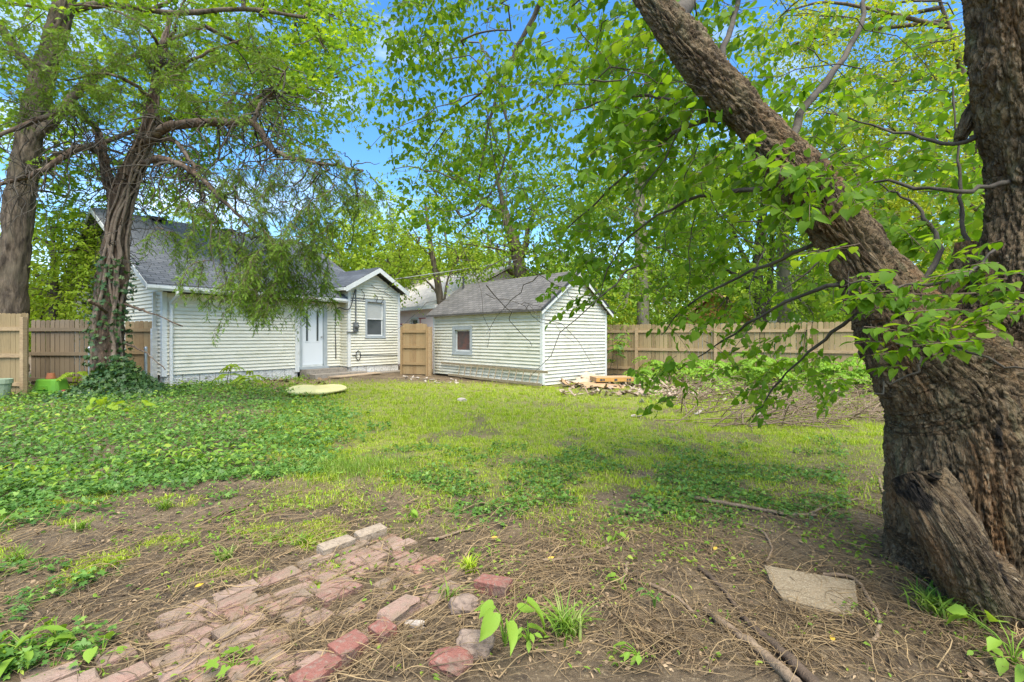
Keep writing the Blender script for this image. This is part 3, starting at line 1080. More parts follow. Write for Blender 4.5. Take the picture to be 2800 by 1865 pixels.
fence("wooden_fence", "long tan board fence with three rails behind the shed and rubble", (2.2, 18.15), (13.4, 11.7), 1.83, M['fence'], M['rail'], bays=5, side=1, gap=0.011)
f1 = fence("wooden_fence", "brown gappy board fence behind the green tub", (-12.6, 12.45), (-10.55, 12.25), 1.83, M['fenceold'], M['fenceold'], bays=1, gap=0.022, side=1, posts=False)
f2 = fence("wooden_fence", "tan board fence section ending in a tall post, at the far left", (-14.6, 11.6), (-11.35, 11.15), 1.83, M['fence'], M['rail'], bays=1, side=1, top=1.95)
f3 = fence("wooden_fence", "short orange brown fence piece between the cedar trunk and the house", (-10.9, 13.4), (-9.85, 13.3), 1.83, M['gate'], M['gate'], bays=1, side=1, posts=False)
gt = fence("wooden_gate", "closed orange brown board gate between house and shed", (-4.0, 17.35), (-3.02, 17.05), 1.83, M['gate'], M['gate'], bays=1, side=1, rails=(0.42, 1.02, 1.58), top=1.86, dog=False, postw=0.06, cat="gate")
mb = MB()
mb.box(1.04, 1.17, -0.06, 0.06, -0.1, 1.74)
mb.build("gate_post", M['rail'], gt)

for px, py0, py1, lb in ((206, 800, 893, "thin steel fence post left of the cedar trunk"), (335, 800, 868, "thin steel fence post right of the cedar trunk near the house")):
    Y = 12.0 if px < 300 else 12.4
    p0 = at(px, py0, Y)
    mb = MB()
    zt = p0[2]
    mb.tube([(0, 0, -0.2), (0, 0, zt - 0.02)], 0.035, 10)
    mb.tube([(0, 0, zt - 0.019), (0, 0, zt + 0.01), (0, 0, zt + 0.04)], [0.041, 0.041, 0.012], 10)
    o = mb.build("steel_post", M['steel'])
    o.location = (p0[0], Y, 0)
    tag(o, lb, "post")

# ------------------------------------------------------------------ neighbours' houses
nb = empty("neighbour_house", (-3.9, 20.9, 0), SHA)
tag(nb, "pale pink neighbour house with tan roof seen between house and shed", "house")
mb = MB()
NW = (0.35, 1.05, 1.55, 2.25)
siding(mb, (0, 0, 0), (0, 1, 0), (-1, 0, 0), 0.0, 2.7, lambda z: (-1.0, 10), holes=[NW], course=0.6, out_=0.004)
siding(mb, (0, -1.0, 0), (1, 0, 0), (0, -1, 0), 0.0, 4.5, lambda z: (0, 8) if z < 2.55 else ((z - 2.55) / 0.5, 8 - (z - 2.55) / 0.5), course=0.6, out_=0.004)
mb.build("wall", M['pinkwall'], nb)
window_at(nb, (0, 0, 0), (0, 1, 0), (-1, 0, 0), *NW, M['trim'], M['glass'], double=False, fw=0.07)
mb = MB()
mb.prism([(-0.18, 2.62), (4, 4.68), (8.18, 2.62), (8.18, 2.72), (4, 4.80), (-0.18, 2.72)], 'y', -1.3, 10.3)
rf = mb.build("roof", M['rooftan'], nb)
mb = MB()
mb.box(-0.25, -0.182, -1.3, 10.3, 2.57, 2.72)
mb.build("gutter", M['trim'], rf)
for y0_, y1_, z0_, z1_ in ((-0.2, 0.9, 2.18, 2.22), (0.2, 0.24, 1.9, 2.178), (1.6, 2.0, 1.95, 2.0)):
    mb = MB()
    mb.box(-0.02, -0.008, y0_, y1_, z0_, z1_)
    mb.build("wall_tape", M['redtape'], nb)

ph = empty("neighbour_house", (9.3, 25.5, 0), R(-30))
tag(ph, "peach roofed neighbour house showing over the right fence", "house")
mb = MB()
mb.box(0, 5.5, 0, 6, 0, 2.2)
mb.build("wall", M['whitewall'], ph)
mb = MB()
mb.prism([(-0.3, 2.1), (1.5, 3.55), (3.3, 2.1)], 'y', -0.02, -0.0)
mb.build("gable", M['sunlitgable'], ph)
mb = MB()
mb.prism([(-0.5, 2.0), (1.5, 3.62), (3.5, 2.0), (3.5, 2.12), (1.5, 3.78), (-0.5, 2.12)], 'y', -0.3, 6.2)
mb.build("roof", M['peach'], ph)
mb = MB()
mb.prism([(3.4, 2.0), (5.9, 2.0), (5.9, 2.1), (3.4, 2.9)], 'y', 0.2, 6.0)
mb.build("side_roof", M['whitewall'], ph)

# service wire
mb = MB()
pa = at(908, 642, 17.0)
pb = at(1290, 572, 24.0)
pc = at(1700, 430, 34.0)
mid = (pa + pb) / 2 - np.array([0, 0, 0.12])
mb.tube(catmull([pa, mid, pb, (pb + pc) / 2 - np.array([0, 0, .1]), pc], 30), 0.016, 5)
tag(mb.build("service_wire", M['wire']), "thin grey service wire running from the house gable over the shed", "wire")

# ------------------------------------------------------------------ leaves
def tmpl_heart():
    half = [(0.10, -0.06), (0.32, -0.05), (0.45, 0.14), (0.46, 0.42), (0.33, 0.70), (0.13, 0.89)]
    mid = [(0, 0.0), (0, 0.3), (0, 0.62), (0, 1.02)]
    v = []
    for x, y in mid:
        v.append((0, y, -0.22 * y * y))
    for sg in (1, -1):
        for x, y in half:
            v.append((sg * x, y, 0.28 * abs(x) - 0.22 * y * y - 0.35 * x * x))
    f3, f4 = [], []
    for k, sg in ((4, 1), (10, -1)):
        q = [(0, k, k + 1), (0, k + 1, k + 2), (0, k + 2, 1), (1, k + 2, k + 3), (1, k + 3, 2), (2, k + 3, k + 4), (2, k + 4, k + 5), (2, k + 5, 3)]
        for t in q:
            f3.append(t if sg == 1 else t[::-1])
    return np.array(v, float), np.array(f3)


def tmpl_diamond():
    return np.array([(0, 0, 0), (0.34, 0.45, 0.10), (0, 1, -0.1), (-0.34, 0.45, 0.10)], float), np.array([(0, 1, 2), (0, 2, 3)])


def tmpl_ovate():
    v = [(0, 0, 0), (0.24, 0.25, 0.06), (0.27, 0.55, 0.04), (0, 1, -0.16), (-0.27, 0.55, 0.04), (-0.24, 0.25, 0.06), (0, 0.5, -0.03)]
    return np.array(v, float), np.array([(0, 1, 6), (1, 2, 6), (2, 3, 6), (3, 4, 6), (4, 5, 6), (5, 0, 6)])


def tmpl_star():
    """lobed maple or ivy leaf"""
    ang = [-90, -50, -20, 20, 45, 68, 90, 112, 135, 160, 200, 230]
    rad = [0.10, 0.34, 0.52, 0.30, 0.62, 0.36, 0.72, 0.36, 0.62, 0.30, 0.52, 0.34]
    v = [(0, 0.32, 0.0)]
    for a, r in zip(ang, rad):
        v.append((r * math.cos(R(a)), 0.32 + r * math.sin(R(a)), 0.10 * r - 0.22 * r * r))
    n = len(ang)
    return np.array(v, float), np.array([(0, 1 + i, 1 + (i + 1) % n) for i in range(n)])


def tmpl_sprig():
    """flat feathery cedar spray"""
    v, f = [], []
    rr = np.random.default_rng(2)

    def tri(a, d, ln, w):
        a = np.array(a)
        d = np.array(d) / np.linalg.norm(d)
        s_ = np.array([-d[1], d[0], 0])
        k = len(v)
        v.extend([a - s_ * w / 2, a + s_ * w / 2, a + d * ln])
        f.append((k, k + 1, k + 2))
    tri((0, 0, 0), (0.05, 1, -0.1), 1.0, 0.05)
    for y in (0.06, 0.15, 0.25, 0.36, 0.47, 0.58, 0.7, 0.82):
        for sg in (-1, 1):
            ln = (0.55 - 0.4 * y) * rr.uniform(0.7, 1.15)
            d = (sg * rr.uniform(0.45, 0.8), 1, rr.uniform(-0.35, 0.35))
            tri((0, y, -0.05 * y), d, ln, 0.08)
    return np.array(v, float), np.array(f)


def norm(a):
    return a / (np.linalg.norm(a, axis=-1, keepdims=True) + 1e-12)


def leaves(mb, tm, pos, axis, nrm, size, mat=0, smooth=True):
    v, f = tm
    N = len(pos)
    if N == 0:
        return
    ax = norm(axis)
    nn = nrm - ax * np.sum(nrm * ax, 1, keepdims=True)
    nn = norm(nn)
    sd = np.cross(ax, nn)
    size = np.broadcast_to(np.asarray(size, float), (N,))
    curl = (0.4 + 1.9 * np.abs(np.sin(pos[:, 0] * 91.7 + pos[:, 2] * 57.3)))[:, None, None]
    wid = (0.82 + 0.3 * np.sin(pos[:, 1] * 77.1 + pos[:, 0] * 41.3))[:, None, None]
    P = pos[:, None, :] + size[:, None, None] * (v[None, :, 0:1] * wid * sd[:, None, :] + v[None, :, 1:2] * ax[:, None, :] + v[None, :, 2:3] * curl * nn[:, None, :])
    k = len(v)
    F = (f[None] + (np.arange(N) * k)[:, None, None]).reshape(-1, f.shape[1])
    mb.add(P.reshape(-1, 3), F, mat, smooth)


T_HEART, T_DIA, T_OV, T_STAR, T_SPRIG = tmpl_heart(), tmpl_diamond(), tmpl_ovate(), tmpl_star(), tmpl_sprig()


def rnd_dir(n, rg):
    return norm(rg.normal(size=(n, 3)))


def rnd_ball(n, rg, shell=0.45):
    return rnd_dir(n, rg) * (rg.uniform(shell ** 3, 1, n) ** (1 / 3))[:, None]


def twigs_leaves(mb, starts, dirs, lens, per, tm, size, rg, droop=0.3, up=0.7, twig_r=0.004, tmat=1, lmat=0, spread=0.55, flat=0.0, twig_every=1):
    """leafy twigs: leaves set alternately along drooping shoots"""
    n = len(starts)
    dirs = norm(dirs)
    t = (np.arange(per) + 0.6) / per
    t = t[None, :] + rg.uniform(-0.4, 0.4, (n, per)) / per
    P = starts[:, None, :] + dirs[:, None, :] * (lens[:, None] * t)[:, :, None]
    P[:, :, 2] -= droop * lens[:, None] * t ** 2
    tang = dirs[:, None, :] + np.zeros_like(P)
    tang[:, :, 2] -= 2 * droop * t
    side = norm(np.cross(tang, np.array([0, 0, 1.0])) + 1e-4)
    sg = np.where((np.arange(per) % 2) == 0, 1.0, -1.0)[None, :, None]
    ax = norm(tang * 0.6 + side * sg * 0.9 + rg.normal(size=P.shape) * 0.35)
    ax[:, :, 2] -= rg.uniform(0, 0.6, (n, per))
    off = ax * (size * spread) * rg.uniform(0.2, 1.0, (n, per))[:, :, None]
    nr = rg.normal(size=P.shape) * 0.55
    nr[:, :, 2] += up
    sz = size * rg.uniform(0.55, 1.2, (n, per))
    leaves(mb, tm, (P + off).reshape(-1, 3), ax.reshape(-1, 3), nr.reshape(-1, 3), sz.ravel(), lmat)
    if twig_r > 0:
        for i in range(0, n, twig_every):
            u = np.linspace(0, 1, 4)
            p = starts[i] + dirs[i] * lens[i] * u[:, None]
            p[:, 2] -= droop * lens[i] * u ** 2
            mb.tube(p, [twig_r, twig_r * .85, twig_r * .6, twig_r * .3], 3, tmat, cap=False)


def tree(name, label, cat, trunk, rads, clumps, lm, bm, leaf, nper, tm=None, group=None, limbs=(), rg=None, sides=12, per=10, twl=(0.5, 1.0), droop=0.25, amp=0.012, limb_r=0.07, up=0.6, twr=0.008, every=3):
    """trunk: 3D path; clumps: (centre, radius); each clump gets a limb and nper leafy twigs"""
    rg = rg or np.random.default_rng(abs(hash(label)) % 1000 + 1 if False else sum(map(ord, label)))
    base = np.array([trunk[0][0], trunk[0][1], 0.0])
    e = empty(name, base)
    tag(e, label, cat, group)
    n = 36 if sides < 40 else 120
    tp = catmull(np.array(trunk) - base, n)
    tr = np.interp(np.linspace(0, 1, n), np.linspace(0, 1, len(rads)), rads)
    mb = MB()
    mb.tube(tp, tr, sides, 0, disp=bark_disp(amp, 10, base[0]))
    tops = [tp]
    for lp, r0, r1 in limbs:
        q = catmull(np.array(lp) - base, 16)
        mb.tube(q, np.linspace(r0, r1, 16), 8, 0, disp=bark_disp(amp * .5, 12, 3.1))
        tops.append(q)
    allp = np.concatenate([t_[len(t_) // 3:] for t_ in tops])
    lf = MB()
    for c, r in clumps:
        c = np.array(c) - base
        d = np.linalg.norm(allp - c, axis=1) + 0.8 * np.maximum(0, allp[:, 2] - c[2] + 0.3)
        s = allp[np.argmin(d)]
        dist = np.linalg.norm(c - s)
        if dist > 0.25:
            m = (s + c) / 2 + rg.normal(size=3) * 0.08 * dist + np.array([0, 0, 0.10 * dist])
            q = catmull([s, m, c + (c - s) * 0.1], 10)
            lr = min(limb_r, 0.02 + 0.018 * dist)
            mb.tube(q, np.linspace(lr, lr * 0.3, 10), 6, 0, cap=False)
        for _ in range(5):
            b = rnd_ball(1, rg)[0] * r
            q = catmull([c * 0.7 + s * 0.3, c + b * 0.5 + rg.normal(size=3) * 0.1, c + b], 7)
            mb.tube(q, np.linspace(0.02, 0.006, 7), 4, 0, cap=False)
        sub = rnd_ball(7, rg, 0.5) * r * 0.75
        ch = rg.integers(0, 7, nper)
        st = c + np.where(rg.uniform(size=(nper, 1)) < 0.7, sub[ch] + rg.normal(size=(nper, 3)) * r * 0.24, rnd_ball(nper, rg, 0.2) * r)
        dr = norm(st - c) * 0.6 + rnd_dir(nper, rg) * 0.8 + np.array([0, 0, 0.1])
        twigs_leaves(lf, st, dr, rg.uniform(*twl, nper), per, tm or T_DIA, leaf, rg, droop=droop, up=up, twig_r=twr, twig_every=every)
    mb.build("trunk", bm, e)
    lf.build("crown", [lm, M['twig']], e)
    return e


def P(lst, Y=None):
    return [at(*q) if len(q) == 3 else at(q[0], q[1], Y) for q in lst]


def CL(lst, Y, r, jit=0.0, seed=1):
    rg = np.random.default_rng(seed)
    o = []
    for q in lst:
        y = (q[2] if len(q) > 2 else Y) + rg.uniform(-jit, jit)
        rr = (q[3] if len(q) > 3 else r) * rg.uniform(0.85, 1.15)
        o.append((at(q[0], q[1], y), rr))
    return o


# ------------------------------------------------------------------ the big mulberry, right foreground
def mulberry():
    br = [
        ([(2275, 1620, 2.75), (2262, 1450, 2.75), (2262, 1250, 2.75), (2250, 1080, 2.75), (2215, 900, 2.78), (2140, 790, 2.82)], [0.62, 0.52, 0.44, 0.415, 0.37, 0.27]),
        ([(2250, 1000, 2.75), (2100, 800, 2.82), (2002, 625, 2.9), (1902, 485, 3.0), (1768, 320, 3.2), (1630, 170, 3.35), (1495, 0, 3.6), (1330, -260, 4.1)], [0.36, 0.245, 0.175, 0.150, 0.125, 0.122, 0.108, 0.09]),
        ([(2290, 1100, 2.8), (2330, 900, 2.78), (2352, 700, 2.75), (2385, 430, 2.75), (2352, 200, 2.7), (2330, 0, 2.65), (2325, -120, 2.62)], [0.40, 0.34, 0.235, 0.20, 0.205, 0.21, 0.19]),
        ([(2215, 820, 2.95), (2190, 700, 3.0), (2215, 630, 3.0), (2229, 560, 3.0)], [0.10, 0.085, 0.075, 0.068]),
        ([(2290, 1420, 2.45), (2245, 1330, 2.36), (2185, 1215, 2.33), (2108, 1088, 2.47)], [0.19, 0.16, 0.14, 0.125]),
        ([(2300, 1330, 2.7), (2190, 1330, 2.75), (2115, 1320, 2.85), (2080, 1365, 2.85)], [0.35, 0.25, 0.17, 0.08]),
        ([(2310, 310, 2.8), (2262, 230, 2.85), (2205, 320, 2.9)], [0.07, 0.05, 0.028]),
    ]
    base = np.array([2.72, 2.75, 0.0])
    mb = MB()
    paths = []
    for pts, rad in br:
        n = 40
        q = catmull(P(pts), n) - base
        r = np.interp(np.linspace(0, 1, n), np.linspace(0, 1, len(rad)), rad)
        v, f, _ = tube_arrays(q, r, 28)
        mb.add(v, f)
        mb.add(np.vstack([v[:28], q[0]]), [((i + 1) % 28, i, 28) for i in range(28)])
        k = (n - 1) * 28
        mb.add(np.vstack([v[k:], q[-1]]), [(i, (i + 1) % 28, 28) for i in range(28)])
        paths.append((q, r))
    tmp = mb.build("tmp_trunk", M['barkbig'])
    # weld shells before remeshing
    md = tmp.modifiers.new("r", 'REMESH')
    md.mode = 'VOXEL'
    md.voxel_size = 0.007
    sm = tmp.modifiers.new("s", 'SMOOTH')
    sm.factor = 0.5
    sm.iterations = 10
    dg = bpy.context.evaluated_depsgraph_get()
    me = bpy.data.meshes.new_from_object(tmp.evaluated_get(dg))
    bpy.data.objects.remove(tmp)
    n = len(me.vertices)
    co = np.zeros(n * 3)
    me.vertices.foreach_get("co", co)
    co = co.reshape(-1, 3)
    no = np.zeros(n * 3)
    me.vertices.foreach_get("normal", no)
    no = no.reshape(-1, 3)
    tot = np.zeros(n)
    ws = np.zeros(n)
    best = np.zeros(n)
    bk = np.zeros((n, 3))
    cut = np.ones(n)
    for bi, (q, r) in enumerate(paths):
        T, N, B = frames(q)
        seg = np.concatenate([[0], np.cumsum(np.linalg.norm(np.diff(q, axis=0), axis=1))])
        d2 = np.linalg.norm(co[:, None, :] - q[None], axis=2)
        k = np.argmin(d2 / r[None] , axis=1)
        dl = co - q[k]
        along = np.sum(dl * T[k], 1)
        s = seg[k] + along
        x = np.sum(dl * N[k], 1)
        y = np.sum(dl * B[k], 1)
        rad = np.sqrt(x * x + y * y)
        w = np.exp(-14 * np.abs(rad / r[k] - 1.0)) + 1e-6
        fr = 21.0 if bi in (0, 1, 2, 5) else 28.0
        p = np.stack([x * fr, y * fr, s * fr * 0.17 + 31.0 * bi], 1)
        wr = fbm(p * 0.45 + 9.1, 3)
        wr2 = fbm(p * 0.45 + 57.7, 2)
        p[:, 0] += wr * 0.85
        p[:, 1] += wr2 * 0.85
        a = np.clip(np.abs(noise3(p)) * 5.5, 0, 1) ** 0.75
        p2 = p * np.array([2.1, 2.1, 3.6]) + 5
        a2 = np.clip(np.abs(noise3(p2)) * 4.5, 0, 1)
        b = fbm(p * np.array([2.6, 2.6, 5.0]), 2)
        big = fbm(np.stack([x * 3.2, y * 3.2, s * 1.4 + bi * 7], 1), 3)
        amp = 0.034 if bi in (0, 5) else (0.027 if bi in (1, 2) else 0.014)
        h = amp * (a - 0.75) + amp * 0.55 * (a2 - 0.6) + amp * 0.35 * b + (0.045 if bi in (0, 1, 2, 5) else 0.012) * big
        if bi == 4:      # flat sawn top
            w = w * (1 + 0.0 * w)
            top = np.clip((seg[-1] - s) / 0.02, 0, 1)
            h = h * top
        tot += w * h
        ws += w
        up_ = w > best
        bk[up_] = np.stack([x, y, s * 0.2 + bi * 3.3], 1)[up_]
        best = np.maximum(best, w)
    co2 = co + no * (tot / ws)[:, None]
    # dark hollow and knots
    for (dx, dy, Y, rr, dep) in ((1945, 605, 2.78, 0.06, 0.06), (1885, 470, 2.82, 0.07, 0.06), (2150, 1095, 2.36, 0.05, 0.08), (2268, 1180, 2.3, 0.055, 0.10), (2290, 1270, 2.28, 0.06, 0.10), (1900, 375, 2.9, 0.05, 0.05)):
        c = at(dx, dy, Y) - base
        el = co2 - c
        el[:, 2] *= 0.55
        el[:, 1] *= 0.5
        g = np.exp(-np.sum(el ** 2, 1) / (rr * rr))
        co2 = co2 - no * (g * dep)[:, None]
    me.vertices.foreach_set("co", co2.ravel())
    me.polygons.foreach_set("use_smooth", np.ones(len(me.polygons), bool))
    me.update()
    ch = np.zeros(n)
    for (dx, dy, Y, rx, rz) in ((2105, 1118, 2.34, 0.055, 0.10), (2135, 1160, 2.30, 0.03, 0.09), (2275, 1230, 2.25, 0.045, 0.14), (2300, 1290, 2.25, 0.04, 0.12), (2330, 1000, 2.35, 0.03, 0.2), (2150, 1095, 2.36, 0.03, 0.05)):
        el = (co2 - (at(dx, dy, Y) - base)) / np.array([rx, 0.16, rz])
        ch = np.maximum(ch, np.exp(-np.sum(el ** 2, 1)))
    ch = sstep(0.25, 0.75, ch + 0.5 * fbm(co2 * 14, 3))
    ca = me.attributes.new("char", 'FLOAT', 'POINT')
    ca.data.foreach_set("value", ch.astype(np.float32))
    ba = me.attributes.new("bk", 'FLOAT_VECTOR', 'POINT')
    ba.data.foreach_set("vector", bk.astype(np.float32).ravel())
    me.materials.clear()
    me.materials.append(M['barkbig'])
    e = empty("mulberry_tree", base)
    tag(e, "huge forked mulberry tree with deeply furrowed bark, leaning limb and big leaves, right foreground", "tree")
    o = bpy.data.objects.new("trunk", me)
    COL.objects.link(o)
    o.parent = e
    # sawn face on the low stub
    q, r = paths[4]
    d = q[-1] - q[-2]
    d /= np.linalg.norm(d)
    # leaf bearing branches
    rg = np.random.default_rng(21)
    bm = MB()

    def branch(pts, r0, r1, n=18):
        q = catmull(P(pts), n) - base
        q[1:-1] += rg.normal(size=(n - 2, 3)) * 0.008
        bm.tube(q, np.linspace(r0, r1, n) * 0.8, 8, 0, disp=bark_disp(0.004, 30, r0 * 99))
        return q
    B_ = [
        branch([(1760, 330, 3.2), (1600, 250, 3.6), (1450, 220, 4.2), (1300, 260, 4.8)], 0.03, 0.008),
        branch([(1700, 260, 3.25), (1560, 300, 3.8), (1420, 420, 4.6), (1290, 540, 5.2)], 0.03, 0.007),
        branch([(2005, 640, 2.85), (1900, 660, 3.0), (1760, 720, 3.5), (1650, 790, 4.1), (1560, 850, 4.6)], 0.02, 0.005),
        branch([(2010, 690, 2.9), (1880, 790, 3.4), (1790, 880, 3.8), (1730, 960, 4.0)], 0.018, 0.004),
        branch([(1930, 540, 2.95), (1780, 600, 3.4), (1600, 690, 4.2), (1520, 770, 4.6)], 0.02, 0.005),
        branch([(1840, 430, 3.0), (1700, 440, 3.4), (1560, 470, 3.9), (1430, 560, 4.4), (1380, 680, 4.6)], 0.024, 0.005),
        branch([(2330, 250, 2.7), (2200, 330, 2.9), (2050, 300, 3.3), (1900, 260, 3.8)], 0.022, 0.006),
        branch([(2320, 420, 2.7), (2180, 440, 2.7), (2000, 420, 3.1), (1850, 470, 3.5)], 0.018, 0.005),
        branch([(2120, 650, 3.1), (2160, 560, 3.2), (2100, 470, 3.4), (2020, 420, 3.6)], 0.026, 0.006),
        branch([(2230, 590, 3.0), (2210, 480, 3.1), (2205, 380, 3.2), (2190, 200, 3.3)], 0.018, 0.006),
        branch([(1550, 60, 3.55), (1580, -20, 4.2), (1500, -120, 5.2), (1300, -150, 6.4), (1245, 0, 7.2), (1180, 130, 7.4), (1130, 260, 7.4), (1100, 420, 7.5)], 0.09, 0.02, 40),
        branch([(1180, 130, 7.4), (1110, 210, 7.6), (1040, 260, 7.8), (960, 290, 8.0)], 0.03, 0.008),
        branch([(1150, 220, 7.4), (1170, 330, 7.2), (1120, 460, 7.0), (1050, 540, 7.0)], 0.03, 0.008),
        branch([(1400, -150, 5.8), (1150, -120, 7.0), (1010, -20, 7.6), (960, 110, 7.8)], 0.04, 0.008),
        branch([(1640, 190, 3.35), (1680, 60, 3.8), (1720, -80, 4.3)], 0.035, 0.02),
        branch([(1790, 390, 3.1), (1850, 250, 3.5), (1960, 100, 4.0), (2000, -40, 4.4)], 0.04, 0.02),
        branch([(2100, 760, 2.45), (2200, 800, 2.15), (2320, 840, 1.95), (2420, 850, 1.85)], 0.010, 0.003),
        branch([(2060, 790, 2.45), (2120, 840, 2.25), (2010, 905, 2.25)], 0.009, 0.004),
        branch([(2300, 560, 2.5), (2200, 640, 2.2), (2050, 660, 2.15), (1940, 640, 2.2)], 0.010, 0.003),
    ]
    for k in range(130):
        c = at(rg.uniform(1000, 2300), rg.uniform(-20, 720), rg.uniform(3.2, 6.5)) - base
        d = norm(rg.normal(size=3) * np.array([1, 0.8, 0.5]) + np.array([-0.5, 0, -0.25]))
        ln = rg.uniform(0.4, 1.3)
        t = np.linspace(0, 1, 9)[:, None]
        w = np.cumsum(rg.normal(size=(9, 3)) * 0.03, axis=0) * ln
        q = c + d * ln * t + w + np.array([0, 0, -0.2]) * ln * t * t
        bm.tube(q, np.linspace(rg.uniform(0.003, 0.008), 0.002, 9), 4, 0, cap=False)
    bm.build("branch", M['barkdark'], e)
    lf = MB()
    # leafy shoots: (x0,y0,x1,y1,Ymin,Ymax,count,leaf size,length)
    regs = [
        (1380, 170, 1800, 420, 3.4, 5.0, 150, 0.105, 0.40),
        (1690, 320, 2020, 480, 2.5, 3.3, 44, 0.085, 0.28),
        (1880, 540, 2354, 690, 1.95, 2.44, 14, 0.072, 0.26),
        (1290, 300, 1720, 600, 4.2, 6.0, 130, 0.105, 0.42),
        (1480, 520, 1900, 700, 3.8, 5.4, 34, 0.10, 0.38),
        (1660, 740, 1960, 930, 3.8, 5.0, 50, 0.09, 0.30),
        (1500, 660, 1720, 800, 3.8, 4.8, 20, 0.095, 0.32),
        (1680, 0, 2250, 240, 3.8, 6.0, 80, 0.105, 0.42),
        (1780, 200, 2280, 520, 3.6, 6.0, 140, 0.105, 0.42),
        (1950, 450, 2260, 640, 3.4, 5.2, 60, 0.105, 0.38),
        (1700, 330, 1950, 420, 2.6, 2.95, 14, 0.09, 0.26),
        (1950, 610, 2354, 720, 1.95, 2.4, 20, 0.072, 0.26),
        (2060, 690, 2380, 800, 1.9, 2.3, 22, 0.072, 0.26),
        (1960, 770, 2140, 850, 2.1, 2.35, 4, 0.072, 0.24),
        (1330, 60, 1560, 330, 3.9, 5.5, 80, 0.105, 0.42),
        (1180, 30, 1420, 250, 3.6, 5.6, 26, 0.105, 0.42),
        (960, -60, 1400, 160, 6.0, 8.4, 190, 0.10, 0.5),
        (940, 120, 1330, 360, 6.2, 8.4, 210, 0.10, 0.5),
        (900, 340, 1280, 520, 6.2, 8.2, 130, 0.10, 0.45),
        (880, -80, 1060, 120, 6.2, 8.0, 70, 0.10, 0.5),
        (870, 80, 980, 320, 6.4, 8.0, 45, 0.10, 0.45),
        (1250, 480, 1420, 680, 4.4, 5.6, 38, 0.10, 0.4),
        (1340, -60, 1720, 120, 3.9, 5.8, 90, 0.105, 0.45),
        (1480, 820, 1600, 930, 4.0, 4.5, 9, 0.10, 0.3),
    ]
    for (x0, y0, x1, y1, Ya, Yb, cnt, sz, ln) in regs:
        cnt = max(4, int(cnt * (0.98 if cnt > 30 else 1.0)))
        nc = max(2, cnt // (6 if cnt > 30 else 2))
        cx, cyy, cY = rg.uniform(x0, x1, nc), rg.uniform(y0, y1, nc), rg.uniform(Ya, Yb, nc)
        k = rg.integers(0, nc, cnt)
        w = 0.35
        X = np.where(rg.uniform(size=cnt) < 0.6, cx[k] + rg.normal(size=cnt) * w * (x1 - x0) * 0.22, rg.uniform(x0, x1, cnt))
        Yp = np.where(rg.uniform(size=cnt) < 0.6, cyy[k] + rg.normal(size=cnt) * w * (y1 - y0) * 0.22, rg.uniform(y0, y1, cnt))
        D = np.clip(cY[k] + rg.normal(size=cnt) * (Yb - Ya) * 0.25, Ya, Yb)
        st = np.array([at(a, b, c) for a, b, c in zip(X, Yp, D)]) - base
        d = rg.normal(size=(cnt, 3)) * np.array([1, 1, 0.35])
        d[:, 0] -= 0.7
        d[:, 2] = d[:, 2] * (0.2 if Yb < 2.45 else 1.0) - (0.0 if Yb < 2.45 else 0.15)
        twigs_leaves(lf, st - norm(d) * ln * 0.5, d, rg.uniform(0.6, 1.25, cnt) * ln, 9, T_HEART, sz * 0.76, rg, droop=0.1 if Yb < 2.45 else 0.35, up=4.0 if Yb < 2.45 else 0.9, twig_r=0.0032, spread=0.5)
    # all the leafy shoots and their twigs as one crown mesh
    lf.build("crown", [M['lf_mul'], M['twig']], e)
    return e


mulberry()


